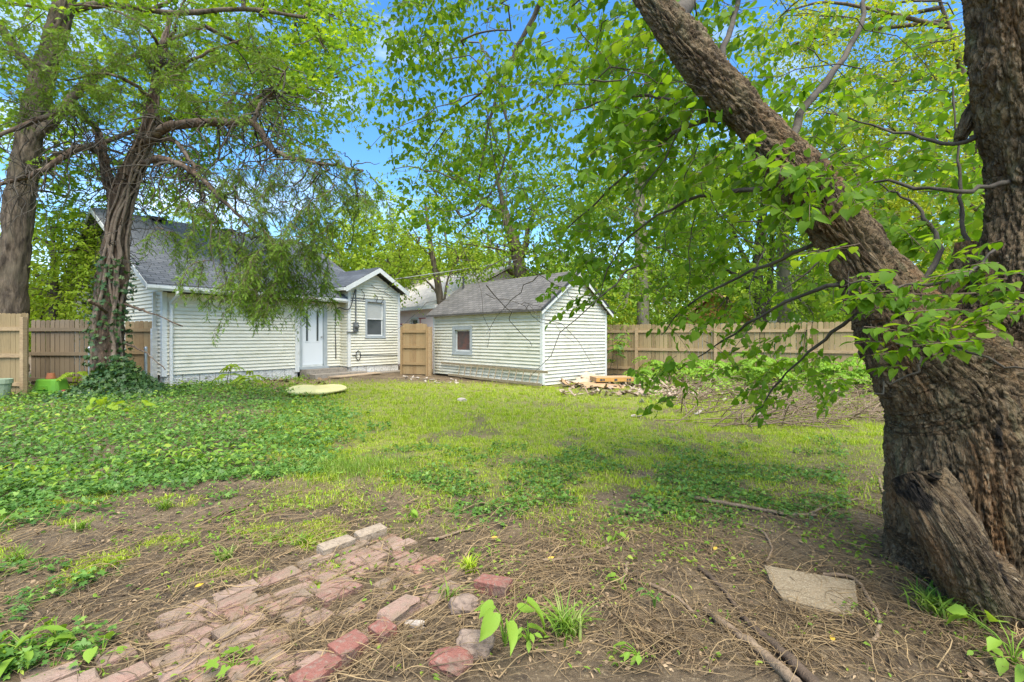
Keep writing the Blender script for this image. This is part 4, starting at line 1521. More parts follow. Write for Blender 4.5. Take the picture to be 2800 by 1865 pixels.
# ------------------------------------------------------------------ the old cedar, left
def cedar():
    rg = np.random.default_rng(5)
    base = np.array([*ground_xy(262, 905), 0.0])
    Y0 = base[1]
    e = empty("cedar_tree", base)
    tag(e, "gnarled reddish cedar with vine wrapped twin trunk and drooping sprays before the house", "tree")
    mb = MB()

    def limb(pts, r0, r1, n=24, sides=10, amp=0.01, wob=0.012):
        q = catmull(P(pts, Y0), n) - base
        q[1:-1] += rg.normal(size=(n - 2, 3)) * wob
        mb.tube(q, np.linspace(r0, r1, n), sides, 0, disp=bark_disp(amp, 16, rg.uniform(0, 50)))
        return q
    tr = P([(262, 935), (254, 840), (252, 740), (264, 640), (266, 560), (280, 465), (300, 407), (322, 345), (339, 300), (350, 240), (356, 200), (372, 130), (390, 40)], Y0)
    q = catmull(np.array(tr) - base, 80)
    r = np.interp(np.linspace(0, 1, 80), [0, .08, .2, .35, .5, .62, .8, 1], [0.36, 0.28, 0.23, 0.21, 0.19, 0.145, 0.10, 0.05])
    mb.tube(q, r, 40, 0, disp=bark_disp(0.06, 10, 2.0, 0.35))
    main = q
    l2 = limb([(248, 935), (236, 840), (230, 760), (240, 640), (252, 560), (262, 480), (248, 412), (234, 340), (222, 296)], 0.20, 0.075, 70, 24, 0.05)
    limbs = [
        limb([(339, 332), (365, 302, 10.7), (408, 288, 10.4), (472, 281, 10.2), (530, 281, 10.0), (585, 285, 9.9), (613, 326, 9.8), (640, 352, 9.7), (690, 367, 9.6), (750, 378, 9.5), (835, 392, 9.5)], 0.115, 0.02, 50),
        limb([(585, 290, 9.9), (592, 255, 9.9), (612, 225, 9.9), (635, 205, 9.8), (655, 165, 9.8)], 0.05, 0.012, 20, 8, .006),
        limb([(326, 376), (369, 365, 10.5), (412, 378, 10.2), (463, 412, 10.0), (506, 455, 9.8), (558, 506, 9.7), (622, 566, 9.6)], 0.075, 0.02, 30),
        limb([(345, 325), (395, 322, 10.6), (430, 356, 10.4), (452, 400, 10.2), (470, 470, 10.1)], 0.06, 0.015, 24, 8),
        limb([(228, 345), (180, 340, 10.5), (110, 385, 10.2), (45, 412, 10.0), (-40, 430, 9.9)], 0.08, 0.03, 24),
        limb([(225, 300), (170, 258, 10.6), (110, 265, 10.3), (0, 310, 10.0), (-60, 330, 10.0)], 0.07, 0.03, 24),
        limb([(350, 230), (300, 190, 10.7), (240, 170, 10.5), (150, 185, 10.2)], 0.05, 0.015, 20, 8),
        limb([(360, 190), (420, 150, 10.6), (500, 110, 10.3), (560, 90, 10.2)], 0.05, 0.015, 20, 8),
        limb([(375, 120), (330, 60, 10.8), (250, 20, 10.6), (160, 10, 10.4)], 0.04, 0.012, 20, 8),
        limb([(380, 110), (400, 70, 10.6), (410, 30, 10.6), (440, -30, 10.6)], 0.04, 0.012, 20, 8),
        limb([(245, 720), (232, 706, 10.6), (205, 690, 10.3)], 0.045, 0.035, 8, 8),
        limb([(285, 700), (320, 712, 10.5), (345, 720, 10.3), (420, 750, 10.0)], 0.035, 0.008, 12, 6),
        limb([(290, 790), (340, 815, 10.4), (380, 850, 10.2)], 0.022, 0.006, 12, 6) * 1.0,
    ]
    mb.build("trunk", M['barkcedar'], e)
    # vines hugging the trunk
    mb = MB()
    T, N, B = frames(main)
    for k in range(11):
        ph, tw = rg.uniform(0, 6.28), rg.uniform(-0.08, 0.08)
        n = rg.integers(36, 66)
        i = np.arange(n)
        w = np.cumsum(rg.normal(size=n)) * 0.10
        a = ph + tw * i + w
        rr = r[:n] * rg.uniform(1.0, 1.2) + 0.03
        q = main[:n] + N[:n] * (np.cos(a) * rr)[:, None] + B[:n] * (np.sin(a) * rr)[:, None]
        mb.tube(catmull(q[::3], n), np.linspace(rg.uniform(0.03, 0.06), 0.012, n), 6, 0, disp=bark_disp(0.006, 20, k))
    mb.build("vine", M['vine'], e)
    # bare twigs
    mb = MB()
    src = np.concatenate([q_[3:] for q_ in limbs[:6]] + [main[34:60], l2[36:]])
    for k in range(420):
        s = src[rg.integers(0, len(src))]
        d = rg.normal(size=3) * np.array([1.0, 0.7, 0.55])
        d[2] -= 0.55
        ln = rg.uniform(0.4, 1.7)
        t = np.linspace(0, 1, 9)[:, None]
        w = np.cumsum(rg.normal(size=(9, 3)) * 0.06, axis=0)
        w[0] = 0
        q = s + norm(d) * ln * t + w * ln + np.array([0, 0, -0.30]) * ln * t * t
        mb.tube(q, np.linspace(rg.uniform(0.008, 0.024), 0.004, 9), 4, 0, cap=False)
    for k in range(60):   # fine dead sticks on the trunk
        s = main[rg.integers(20, 50)]
        d = rg.normal(size=3)
        d[2] *= 0.6
        ln = rg.uniform(0.25, 0.8)
        t = np.linspace(0, 1, 8)[:, None]
        w = np.cumsum(rg.normal(size=(8, 3)) * 0.08, axis=0)
        q = s + norm(d) * (ln * t + 0.15) + w * ln
        mb.tube(q, np.linspace(0.013, 0.004, 8), 4, 0, cap=False)
    mb.build("bare_twigs", M['barkdark'], e)
    lf = MB()
    cl = [(520, 440, 9.9), (590, 470, 9.8), (650, 440, 9.7), (700, 430, 9.6), (760, 430, 9.5), (815, 430, 9.5), (840, 480, 9.5), (790, 500, 9.5), (730, 500, 9.6), (670, 520, 9.7), (610, 540, 9.7), (555, 560, 9.8),
          (480, 545, 10.0), (520, 600, 9.8), (580, 610, 9.7), (640, 600, 9.6), (700, 570, 9.6), (740, 580, 9.6), (690, 640, 9.6), (640, 670, 9.6), (580, 650, 9.6), (545, 670, 9.7), (710, 680, 9.6), (690, 600, 9.7),
          (550, 700, 9.6), (585, 725, 9.6), (705, 710, 9.6), (520, 660, 9.7), (610, 640, 9.6), (450, 500, 10.0), (600, 420, 9.9), (420, 600, 10.1),
          (690, 715, 9.6),
          (60, 130, 10.0), (130, 170, 10.2), (190, 150, 10.4), (240, 190, 10.5), (290, 150, 10.6), (330, 110, 10.7), (420, 150, 10.6), (470, 120, 10.4), (520, 150, 10.2), (580, 140, 10.0), (640, 160, 9.9), (450, 210, 10.3), (530, 220, 10.2),
          (90, 230, 10.1), (160, 240, 10.2), (30, 190, 10.0), (210, 250, 10.4), (300, 230, 10.6), (410, 70, 10.6), (480, 40, 10.5), (320, 30, 10.7), (230, 60, 10.5), (140, 80, 10.3), (570, 240, 9.9), (650, 230, 9.9), (370, 210, 10.5), (250, 110, 10.5), (560, 60, 10.2), (20, 60, 10.0)]
    for i, (x, y, Y) in enumerate(cl):
        c = at(x, y, Y) - base
        low = i < 33
        for b in range(5 if low else 4):
            st = c + rg.normal(size=3) * np.array([0.26, 0.24, 0.14]) + np.array([0, 0, 0.42 if low else 0.0])
            d = rg.normal(size=3) * np.array([1, 1, 0.3])
            d = norm(d)
            ln = rg.uniform(0.5, 0.95) if low else rg.uniform(0.5, 0.9)
            t = np.linspace(0, 1, 9)[:, None]
            w = np.cumsum(rg.normal(size=(9, 3)) * 0.025, axis=0)
            w[0] = 0
            drp = 0.7 if low else 0.25
            q = st + d * ln * 0.75 * t + w + np.array([0, 0, -drp * ln]) * t ** 1.6
            lf.tube(q, np.linspace(0.010, 0.003, 9), 4, 1, cap=False)
            n = 15
            u = rg.uniform(0.15, 1.0, n) * 8
            k = np.minimum(u.astype(int), 7)
            f = (u - k)[:, None]
            sp = q[k] * (1 - f) + q[k + 1] * f
            dd = norm(q[k + 1] - q[k]) * 0.5 + rg.normal(size=(n, 3)) * 0.55
            dd[:, 2] -= 0.55 if low else 0.1
            twigs_leaves(lf, sp, dd, rg.uniform(0.14, 0.34, n), 8, T_SPRIG, 0.105, rg, droop=0.4, up=0.4, twig_r=0.003, spread=0.25)
    lf.build("foliage", [M['lf_cedar'], M['twig']], e)
    # nest
    nb_ = MB()
    c = at(378, 148, Y0)
    for k in range(170):
        a = rnd_dir(1, rg)[0]
        p0 = a * np.array([0.36, 0.36, 0.26]) * rg.uniform(0.5, 1)
        d = np.cross(a, rnd_dir(1, rg)[0])
        ln = rg.uniform(0.2, 0.55)
        q = catmull([p0 - d * ln, p0 * 1.08, p0 + d * ln], 6)
        nb_.tube(q, np.linspace(0.012, 0.005, 6), 4, 0, cap=False)
    o = nb_.build("nest", M['barkdark'])
    o.location = c
    tag(o, "dark clump of sticks like a nest high in the cedar", "nest")
    # ivy climbing and mounding at the foot
    iv = MB()
    n = 3600
    pts, nr = [], []
    for k in range(n):
        if rg.uniform() < 0.30:
            i = rg.integers(0, 24)
            a = rg.uniform(0, 6.28)
            dd = N[i] * math.cos(a) + B[i] * math.sin(a)
            pts.append(main[i] + dd * (r[i] + rg.uniform(0.08, 0.22)))
            nr.append(dd + np.array([0, 0, 0.4]))
        else:
            u = rg.normal(size=2) * np.array([0.62, 0.5])
            hgt = 0.85 * math.exp(-(u[0] ** 2 / 0.5 + u[1] ** 2 / 0.35)) * rg.uniform(0.5, 1.1)
            pts.append(np.array([u[0] + 0.42, u[1] - 0.35, hgt + 0.05]))
            nr.append(np.array([u[0], u[1] - 0.3, 0.9]) + rg.normal(size=3) * 0.3)
    pts, nr = np.array(pts), np.array(nr)
    ax = rnd_dir(n, rg)
    ax[:, 2] -= 0.5
    leaves(iv, T_STAR, pts, ax, nr, rg.uniform(0.07, 0.13, n), 0)
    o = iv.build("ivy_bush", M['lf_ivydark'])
    o.location = base
    tag(o, "dark green ivy bush mounding around and climbing the foot of the cedar trunk", "ivy")


cedar()

# ------------------------------------------------------------------ trees behind
tree("maple_tree", "tall broad leaved tree with thick straight trunk behind the left fence", "tree",
     P([(18, 940), (22, 780), (28, 640), (48, 450), (66, 330), (92, 200), (122, 100), (150, 0), (185, -150), (210, -300)], 13.6),
     [0.42, 0.36, 0.32, 0.29, 0.26, 0.23, 0.19, 0.10],
     CL([(60, 60), (180, 40), (300, 60), (420, 40), (520, 80), (610, 40), (690, 60), (640, 140), (740, 100), (700, 200), (770, 180), (690, 250), (570, 180), (480, 190), (390, 190), (280, 210), (160, 200), (60, 240), (110, 330), (780, 40), (730, -20), (480, -60), (250, -60), (640, -70), (40, -60), (420, 300), (520, 330), (340, 420), (460, 430), (150, 450)], 15.0, 1.15, 1.6, 3),
     M['lf_maple'], M['bark'], 0.17, 78, T_STAR, limbs=[
         (P([(75, 320), (130, 270), (200, 190), (330, 120), (470, 60)], 13.6), 0.16, 0.05),
         (P([(140, 30), (180, 20), (250, 10), (400, 30), (560, 20), (700, 40)], 13.8), 0.12, 0.04),
         (P([(60, 430), (130, 360), (230, 330), (400, 270), (560, 250)], 14.5), 0.12, 0.03),
         (P([(100, 180), (40, 120), (0, 60), (-60, 0)], 13.8), 0.18, 0.06)], sides=48, amp=0.06, every=4)
tree("shade_tree", "dense yellow green tree low behind the far left fence", "tree",
     P([(120, 800), (125, 640), (120, 520)], 15.6), [0.14, 0.1, 0.05],
     CL([(60, 560), (130, 590), (190, 560), (70, 660), (140, 680), (200, 650), (215, 700), (20, 620), (30, 700), (110, 520), (160, 510), (90, 725), (-30, 640), (185, 600)], 15.8, 0.85, 0.7, 5),
     M['lf_lime'], M['barkdark'], 0.15, 70, T_OV, every=4)
tree("shade_tree", "leafy tree behind the shed whose dark trunk forks above its roof", "tree",
     P([(1210, 760), (1203, 655), (1183, 565), (1163, 500), (1150, 440), (1130, 360)], 22), [0.34, 0.31, 0.28, 0.22, 0.10, 0.05],
     CL([(1040, 470), (985, 430), (1080, 400), (1150, 420), (1220, 470), (1280, 500), (1250, 560), (1290, 600), (1130, 560), (1240, 400), (1020, 340), (1110, 320), (1200, 340), (1290, 420), (1060, 560), (1255, 620)], 22, 1.25, 1.2, 6),
     M['lf_mid'], M['bark'], 0.19, 66, T_OV, limbs=[
         (P([(1190, 600), (1210, 560), (1215, 520), (1250, 450)], 22), 0.2, 0.05),
         (P([(1160, 495), (1110, 470), (1085, 490), (1060, 500)], 21.8), 0.09, 0.03),
         (P([(1163, 500), (1120, 465), (1070, 420), (1020, 380)], 22), 0.12, 0.04)], every=4)
tree("shade_tree", "tall tree with pale straight trunk rising behind the right fence beside the shed", "tree",
     P([(1480, 790), (1478, 740), (1475, 600), (1470, 480), (1476, 330), (1490, 180), (1500, 40)], 19.2), [0.26, 0.25, 0.235, 0.2, 0.15, 0.06],
     CL([(1400, 480), (1390, 560), (1420, 630), (1440, 700), (1530, 640), (1540, 560), (1570, 480), (1440, 380), (1530, 360), (1400, 280), (1470, 230), (1560, 250), (1360, 400), (1340, 620), (1540, 700), (1350, 200), (1600, 380), (1430, 120), (1560, 130)], 19.5, 1.15, 1.5, 7),
     M['lf_mid'], M['barkpale'], 0.18, 80, T_OV, limbs=[
         (P([(1470, 480), (1440, 420), (1410, 370), (1380, 300)], 19.2), 0.13, 0.04),
         (P([(1474, 560), (1520, 500), (1560, 440), (1590, 380)], 19.4), 0.10, 0.03),
         (P([(1474, 640), (1430, 610), (1395, 560)], 19.1), 0.06, 0.02)], every=4)
tree("shade_tree", "dark trunked tree behind the right fence left of the leaning mulberry", "tree",
     P([(1752, 790), (1748, 720), (1742, 600), (1755, 480), (1765, 380), (1760, 250)], 20), [0.24, 0.22, 0.2, 0.15, 0.1, 0.05],
     CL([(1680, 500), (1740, 450), (1650, 580), (1800, 520), (1690, 640), (1620, 520), (1780, 400), (1700, 380), (1640, 440), (1830, 440), (1610, 640), (1660, 700)], 20, 1.1, 1.3, 8),
     M['lf_mid'], M['barkdark'], 0.18, 80, T_OV, limbs=[
         (P([(1745, 690), (1700, 640), (1650, 600), (1615, 550)], 20), 0.13, 0.05),
         (P([(1755, 760), (1770, 650), (1775, 520), (1770, 420)], 20.4), 0.16, 0.06),
         (P([(1742, 640), (1700, 570), (1680, 490), (1700, 430)], 20.2), 0.10, 0.04)], every=4)
tree("shade_tree", "thick grey trunked tree behind the right fence just left of the mulberry limb", "tree",
     P([(1805, 790), (1803, 720), (1800, 600), (1805, 480), (1830, 350), (1850, 200)], 20.8), [0.30, 0.28, 0.25, 0.2, 0.14, 0.06],
     CL([(1860, 600), (1900, 680), (1850, 540), (1960, 720), (1880, 480), (1930, 420), (1850, 340), (1900, 260), (1950, 330), (1820, 680), (1990, 560), (1870, 720)], 20, 1.2, 1.5, 9),
     M['lf_mid'], M['barkpale'], 0.18, 84, T_OV, every=4)
tree("shade_tree", "tall yellow green tree filling the sky between the two mulberry stems", "tree",
     P([(2290, 900), (2285, 700), (2280, 480), (2240, 300), (2200, 120), (2160, 0)], 15), [0.30, 0.27, 0.22, 0.15, 0.08, 0.04],
     CL([(1900, 90), (1990, 50), (2080, 100), (2170, 60), (2130, 180), (2040, 200), (1950, 180), (2200, 240), (2110, 290), (2010, 300), (1920, 280), (2220, 370), (2140, 400), (2050, 400), (1980, 480), (2100, 510), (2190, 500), (2240, 600), (2150, 620), (2060, 600), (2240, 130), (2230, 690), (2330, 560), (2000, 640), (2120, 700), (1840, 30), (1800, 120)], 15.5, 1.0, 1.6, 10),
     M['lf_yel'], M['bark'], 0.15, 92, T_OV, limbs=[(P([(2280, 480), (2215, 330), (2225, 200)], 15), 0.08, 0.03)], every=4)
tree("sapling", "thin forked young tree in front of the neighbour's tan roof", "tree",
     P([(1014, 730), (1008, 660), (994, 590), (986, 530), (978, 470)], 20), [0.15, 0.14, 0.115, 0.08, 0.03],
     CL([(960, 540), (1020, 560), (920, 570), (1060, 590), (980, 480), (890, 600), (1075, 620), (900, 640), (960, 620, 19.5, 0.6), (1090, 560)], 20, 0.85, 0.8, 11),
     M['lf_lime'], M['bark'], 0.14, 40, T_DIA, limbs=[
         (P([(1008, 680), (985, 650), (940, 620), (900, 610)], 20), 0.05, 0.02), (P([(1020, 700), (1030, 640), (1050, 600)], 19.8), 0.06, 0.02), (P([(994, 590), (960, 560), (930, 520)], 20), 0.05, 0.02)], every=3)
tree("shade_tree", "bright lime rounded tree behind the house roof", "tree",
     P([(850, 760), (850, 650), (850, 560)], 30), [0.3, 0.2, 0.1],
     CL([(790, 560), (850, 530), (900, 570), (820, 620), (770, 610), (880, 620), (930, 600), (740, 580), (860, 590), (910, 530), (800, 510), (880, 650), (960, 640), (860, 480)], 29, 1.5, 1.8, 12),
     M['lf_lime'], M['bark'], 0.26, 60, T_OV, every=5)
tree("shade_tree", "small pale leaved tree behind the neighbour's roof ridge", "tree",
     P([(1090, 760), (1090, 650), (1095, 560)], 34), [0.25, 0.2, 0.1],
     CL([(1040, 590), (1090, 570), (1130, 600), (1080, 620), (1010, 620), (1150, 630)], 33, 1.4, 1.5, 13),
     M['lf_lime'], M['bark'], 0.26, 50, T_OV, every=5)

# far wood behind everything
rgw = np.random.default_rng(77)
wood = MB()
for k in range(430):
    Y = rgw.uniform(33, 48)
    dx = rgw.uniform(-500, 2900)
    topy = 560 + 70 * math.sin(dx * 0.011) + (40 if dx < 760 else 0)
    if 1330 < dx:
        topy = 380
    if 640 < dx < 1330:
        topy = 600
    dy = rgw.uniform(topy, 780)
    c = at(dx, dy, Y)
    n = 60
    st = c + rnd_ball(n, rgw, 0.2) * np.array([2.0, 1.6, 1.5])
    d = rnd_dir(n, rgw)
    twigs_leaves(wood, st, d, rgw.uniform(0.8, 1.6, n), 9, T_DIA, 0.36, rgw, twig_r=0, up=0.6, lmat=int(rgw.integers(0, 3)))
for k in range(170):
    c = at(rgw.uniform(1180, 2500), rgw.uniform(640, 770), rgw.uniform(27, 36))
    st = c + rnd_ball(50, rgw, 0.2) * np.array([1.7, 1.2, 0.9])
    twigs_leaves(wood, st, rnd_dir(50, rgw), rgw.uniform(0.5, 1.1, 50), 9, T_OV, 0.26, rgw, twig_r=0, up=0.6, lmat=int(rgw.integers(0, 3)))
for k in range(40):
    Y = rgw.uniform(32, 44)
    x = rgw.uniform(-22, 34)
    p = catmull([(x, Y, 0), (x + rgw.normal() * .3, Y, 4), (x + rgw.normal() * .8, Y, 9)], 8)
    wood.tube(p, np.linspace(0.22, 0.08, 8), 7, 3)
o = wood.build("far_woods", [M['lf_lime'], M['lf_mid'], M['lf_yel'], M['barkdark']])
tag(o, "bright green wood far behind the fences and houses", "woods", kind="stuff")

M['deadleaf'] = surf("dead leaf", (0.22, 0.14, 0.075), (0.13, 0.08, 0.045), rough=0.85, scale=3, isl=(0.36, 0.26, 0.15))
M['chipwhite'] = surf("pale scrap", (0.46, 0.40, 0.33), (0.36, 0.30, 0.24), rough=0.8, scale=4)


# ------------------------------------------------------------------ ground cover
def strands(mb, start, direc, length, rad, rg, bend=0.5, lift=0.03, n=6, mat=0):
    N = len(start)
    t = np.linspace(0, 1, n)
    ang = np.arctan2(direc[:, 1], direc[:, 0])
    k = rg.normal(size=N) * bend
    k2 = rg.normal(size=N) * bend
    a = ang[:, None] + k[:, None] * t[None] + k2[:, None] * np.sin(t * 5.0)[None]
    st = (length / (n - 1))[:, None]
    x = start[:, 0:1] + np.cumsum(np.cos(a) * st, 1) - np.cos(a[:, :1]) * st
    y = start[:, 1:2] + np.cumsum(np.sin(a) * st, 1) - np.sin(a[:, :1]) * st
    z = gz(x.ravel(), y.ravel()).reshape(N, n) + rad[:, None] * 1.5 + 0.004
    arch = (rg.uniform(0, 1, N) ** 2 * lift)[:, None] * np.sin(np.pi * t)[None] + (rg.uniform(0, 1, N) ** 4 * lift * 1.5)[:, None] * t[None]
    P_ = np.stack([x, y, z + arch], -1)
    T = np.gradient(P_, axis=1)
    T = norm(T)
    Sd = norm(np.cross(T, np.array([0, 0, 1.0])))
    U = np.cross(Sd, T)
    V = []
    rr = rad[:, None] * np.linspace(1, 0.45, n)[None]
    for q in range(3):
        th = q * 2 * math.pi / 3
        V.append(P_ + (Sd * math.cos(th) + U * math.sin(th)) * rr[..., None])
    V = np.stack(V, 2).reshape(-1, 3)
    base = (np.arange(N) * n * 3)[:, None, None]
    i = (np.arange(n - 1) * 3)[None, :, None]
    q = np.arange(3)[None, None, :]
    qn = (q + 1) % 3
    F = np.stack([base + i + q, base + i + qn, base + i + 3 + qn, base + i + 3 + q], -1).reshape(-1, 4)
    mb.add(V, F, mat, True)


def blades(mb, x, y, h, w, rg, lean=0.5, mat=0):
    N = len(x)
    z = gz(x, y)
    a = rg.uniform(0, 2 * math.pi, N)
    d = np.stack([np.cos(a), np.sin(a), np.zeros(N)], 1)
    s_ = np.stack([-np.sin(a + rg.uniform(-.8, .8, N)), np.cos(a), np.zeros(N)], 1)
    b = np.stack([x, y, z - 0.004], 1)
    ln = rg.uniform(0.1, 1.0, N) * lean
    mid = b + d * (h * ln * 0.30)[:, None] + np.array([0, 0, 1.0]) * (h * 0.58)[:, None]
    tip = b + d * (h * ln)[:, None] + np.array([0, 0, 1.0]) * (h * (1 - 0.35 * ln))[:, None]
    V = np.stack([b - s_ * w[:, None] / 2, b + s_ * w[:, None] / 2, mid + s_ * w[:, None] * .4, mid - s_ * w[:, None] * .4, tip], 1).reshape(-1, 3)
    k = (np.arange(N) * 5)[:, None]
    mb.add(V, np.concatenate([k, k + 1, k + 2, k + 3], 1), mat, True)
    # tip triangles share the vertices of the quads: same chunk offset
    mb.F.append((np.concatenate([k + 3, k + 2, k + 4], 1) + mb.n - len(V), mat, True))


def sample_disp(n, x0, x1, y0, y1, rg, world=0.5):
    """ground points: a share spread evenly over the ground, the rest denser towards the viewer"""
    m = int(n * (1 - world))
    dx, dy = rg.uniform(x0, x1, m), rg.uniform(y0, y1, m)
    Yp = EYE * FPX / (dy * S - 920)
    Xp = (dx * S - 1400) / FPX * Yp
    Ya, Yb = EYE * FPX / (y1 * S - 920), EYE * FPX / (y0 * S - 920)
    k = n - m
    Yw = np.sqrt(rg.uniform(Ya ** 2, Yb ** 2, k))
    dxw = rg.uniform(x0, x1, k)
    Xw = (dxw * S - 1400) / FPX * Yw
    return np.concatenate([Xp, Xw]), np.concatenate([Yp, Yw])


rg = np.random.default_rng(101)
# lawn
mb = MB()
x, y = sample_disp(620000, -50, 2150, 868, 1480, rg, 0.78)
k = rg.integers(0, len(x) // 7, len(x))
x = x[k] + rg.normal(size=len(k)) * 0.022
y = y[k] + rg.normal(size=len(k)) * 0.022
d = lawn_density(x, y)
keep = rg.uniform(size=len(x)) < d * 0.95
x, y = x[keep], y[keep]
h = rg.uniform(0.03, 0.085, len(x)) * (0.6 + 0.4 * sstep(5, 8, y)) * (0.75 + 0.5 * sstep(-.3, .4, n2(x, y, 2.0, 44.0, 2)))
blades(mb, x, y, h, np.maximum(rg.uniform(0.003, 0.008, len(x)), y * 0.0009), rg, 1.15)
o = mb.build("lawn_grass", M['grass'])
tag(o, "yellow green short lawn grass in front of the shed", "grass", kind="stuff")

# low ivy and weeds
mb = MB()
x, y = sample_disp(74000, -300, 900, 872, 1215, rg, 0.45)
px, py = proj(x, y)
nn = n2(x, y, 1.6, 70.0, 3)
ok = inpoly(px + nn * 130 + rg.normal(size=len(x)) * 22, py + nn * 38 + rg.normal(size=len(x)) * 11, IVY)
edge = rg.uniform(size=len(x)) < 0.35 + 0.65 * sstep(-0.45, -0.1, n2(x, y, 1.9, 14.0, 3))
ok &= edge
x, y, nn = x[ok], y[ok], nn[ok]
hh = gz(x, y) + rg.uniform(0.005, 1.0, len(x)) ** 0.8 * (0.07 + 0.05 * sstep(-.3, .4, nn) + 0.05 * sstep(4.5, 8, y))
N_ = len(x)
ax = rnd_dir(N_, rg)
ax[:, 2] = -np.abs(ax[:, 2]) * 0.4
nr = rg.normal(size=(N_, 3)) * 0.42
nr[:, 2] += 1
nr[:, 1] -= 0.2
leaves(mb, T_STAR, np.stack([x, y, hh], 1), ax, nr, rg.uniform(0.026, 0.062, N_) * (1 + 0.04 * np.maximum(0, y - 4)), 0)
o = mb.build("ground_ivy", M['lf_ivy'])
tag(o, "thick dark green ground ivy covering the left of the yard", "ground ivy", kind="stuff")


def leafpatch(name, label, cat, N0, box, dens, mat, size, hmax, tm, world=0.4, mats2=None):
    mb = MB()
    x, y = sample_disp(N0, *box, rg, world)
    px, py = proj(x, y)
    k = rg.uniform(size=len(x)) < dens(px, py, x, y)
    x, y = x[k], y[k]
    n = len(x)
    ax = rnd_dir(n, rg)
    ax[:, 2] *= 0.3
    nr = rg.normal(size=(n, 3)) * 0.4
    nr[:, 2] += 1
    z = gz(x, y) + rg.uniform(0.004, 1, n) * hmax
    leaves(mb, tm, np.stack([x, y, z], 1), ax, nr, rg.uniform(0.6, 1.4, n) * size, 0)
    o = mb.build(name, mat)
    tag(o, label, cat, kind="stuff")


leafpatch("creeping_ivy", "patchy dark ivy creeping through the middle of the lawn", "ground ivy", 30000, (880, 1950, 990, 1230),
          lambda px, py, x, y: 0.95 * sstep(-0.05, 0.5, n2(x, y, 1.7, 21.0, 4) + 0.42 * np.exp(-((px - 1380) / 400) ** 2 - ((py - 1125) / 50) ** 2)) * sstep(1230, 1150, py) * sstep(990, 1050, py), M['lf_ivy'], 0.034, 0.05, T_STAR)
leafpatch("low_weeds", "bright leafy weeds at the bottom left", "weeds", 7000, (-60, 330, 1180, 1568),
          lambda px, py, x, y: 0.6 * sstep(0.05, 0.45, n2(x, y, 2.6, 31.0, 4) + 0.32 * np.exp(-((px - 60) / 120) ** 2 - ((py - 1400) / 90) ** 2)) * sstep(330, 150, px) , M['lf_ivy'], 0.036, 0.08, T_STAR)
leafpatch("lawn_clover", "small broad weeds scattered over the thin lawn and soil", "weeds", 60000, (250, 2080, 900, 1330),
          lambda px, py, x, y: (0.30 * sstep(-0.05, 0.4, n2(x, y, 2.6, 51.0, 3)) + 0.05) * (0.35 + 0.65 * sstep(1330, 1130, py)), M['lf_weed'], 0.03, 0.04, T_OV)
leafpatch("small_sprouts", "tiny green sprouts over the bare soil in front", "weeds", 6500, (-60, 2400, 1150, 1568),
          lambda px, py, x, y: 0.85 * sstep(0.05, 0.45, n2(x, y, 2.9, 91.0, 3)) + 0.07, M['lf_weed'], 0.026, 0.035, T_OV)
leafpatch("tall_weeds", "lighter taller weeds standing in the ivy at the left", "weeds", 9000, (-100, 820, 885, 1130),
          lambda px, py, x, y: 0.8 * sstep(0.05, 0.4, n2(x, y, 1.0, 131.0, 3) + 0.25 * sstep(400, 100, px)) * inpoly(px, py, IVY), M['lf_weed'], 0.065, 0.24, T_OV)
leafpatch("dead_leaves", "brown dead leaves littering the soil", "leaf litter", 16000, (-60, 2420, 1060, 1568),
          lambda px, py, x, y: 0.25 + 0.5 * sstep(-.1, .4, n2(x, y, 2.0, 12.0, 3)), M['deadleaf'], 0.022, 0.012, T_OV)
leafpatch("border_weeds", "green undergrowth along the foot of the right fence", "undergrowth", 12000, (1480, 2120, 868, 965),
          lambda px, py, x, y: sstep(-0.05, 0.3, n2(x, y, 1.1, 61.0, 3)) * sstep(960, 900, py), M['lf_weed'], 0.075, 0.45, T_OV)
leafpatch("house_weeds", "bright weeds and seedlings along the house foundation", "undergrowth", 5000, (380, 720, 868, 925),
          lambda px, py, x, y: sstep(-0.1, 0.25, n2(x, y, 1.6, 81.0, 3)) * sstep(925, 900, py), M['lf_weed'], 0.07, 0.16, T_OV)

# dry vines and twigs over the soil
mb = MB()
x, y = sample_disp(8200, -80, 2440, 1120, 1575, rg, 0.4)
px, py = proj(x, y)
pr = sstep(1100, 1290, py + 60 * n2(x, y, 1.0, 15.0, 3)) * (0.35 + 0.65 * sstep(-.35, .25, n2(x, y, 1.5, 25.0, 3)))
pr *= 1 - 0.5 * sstep(700, 300, px) * sstep(1300, 1200, py)
k = rg.uniform(size=len(x)) < pr
x, y = x[k], y[k]
N_ = len(x)
a = R(40) + rg.normal(size=N_) * 0.9 + np.where(x > 0.2, R(75), 0)
strands(mb, np.stack([x, y], 1), np.stack([np.cos(a), np.sin(a)], 1), rg.uniform(0.08, 0.5, N_), rg.uniform(0.0010, 0.0034, N_), rg, 0.7, 0.05, 7)
o = mb.build("dry_vines", M['straw'])
tag(o, "tangled dry vine stems and twigs over the bare soil", "twigs", kind="stuff")

# brush pile and scraps along the right back
mb = MB()
x, y = sample_disp(1100, 1500, 2060, 885, 985, rg, 0.5)
k = rg.uniform(size=len(x)) < sstep(-0.35, 0.2, n2(x, y, .9, 33.0, 2))
x, y = x[k], y[k]
a = rg.normal(size=len(x)) * 0.7
strands(mb, np.stack([x, y], 1), np.stack([np.cos(a), np.sin(a)], 1), rg.uniform(0.3, 1.5, len(x)), rg.uniform(0.004, 0.015, len(x)), rg, 0.4, 0.35, 6)
o = mb.build("brush_pile", M['deadwood'])
tag(o, "loose pile of dry brush and sticks at the right back of the yard", "brush pile", kind="stuff")


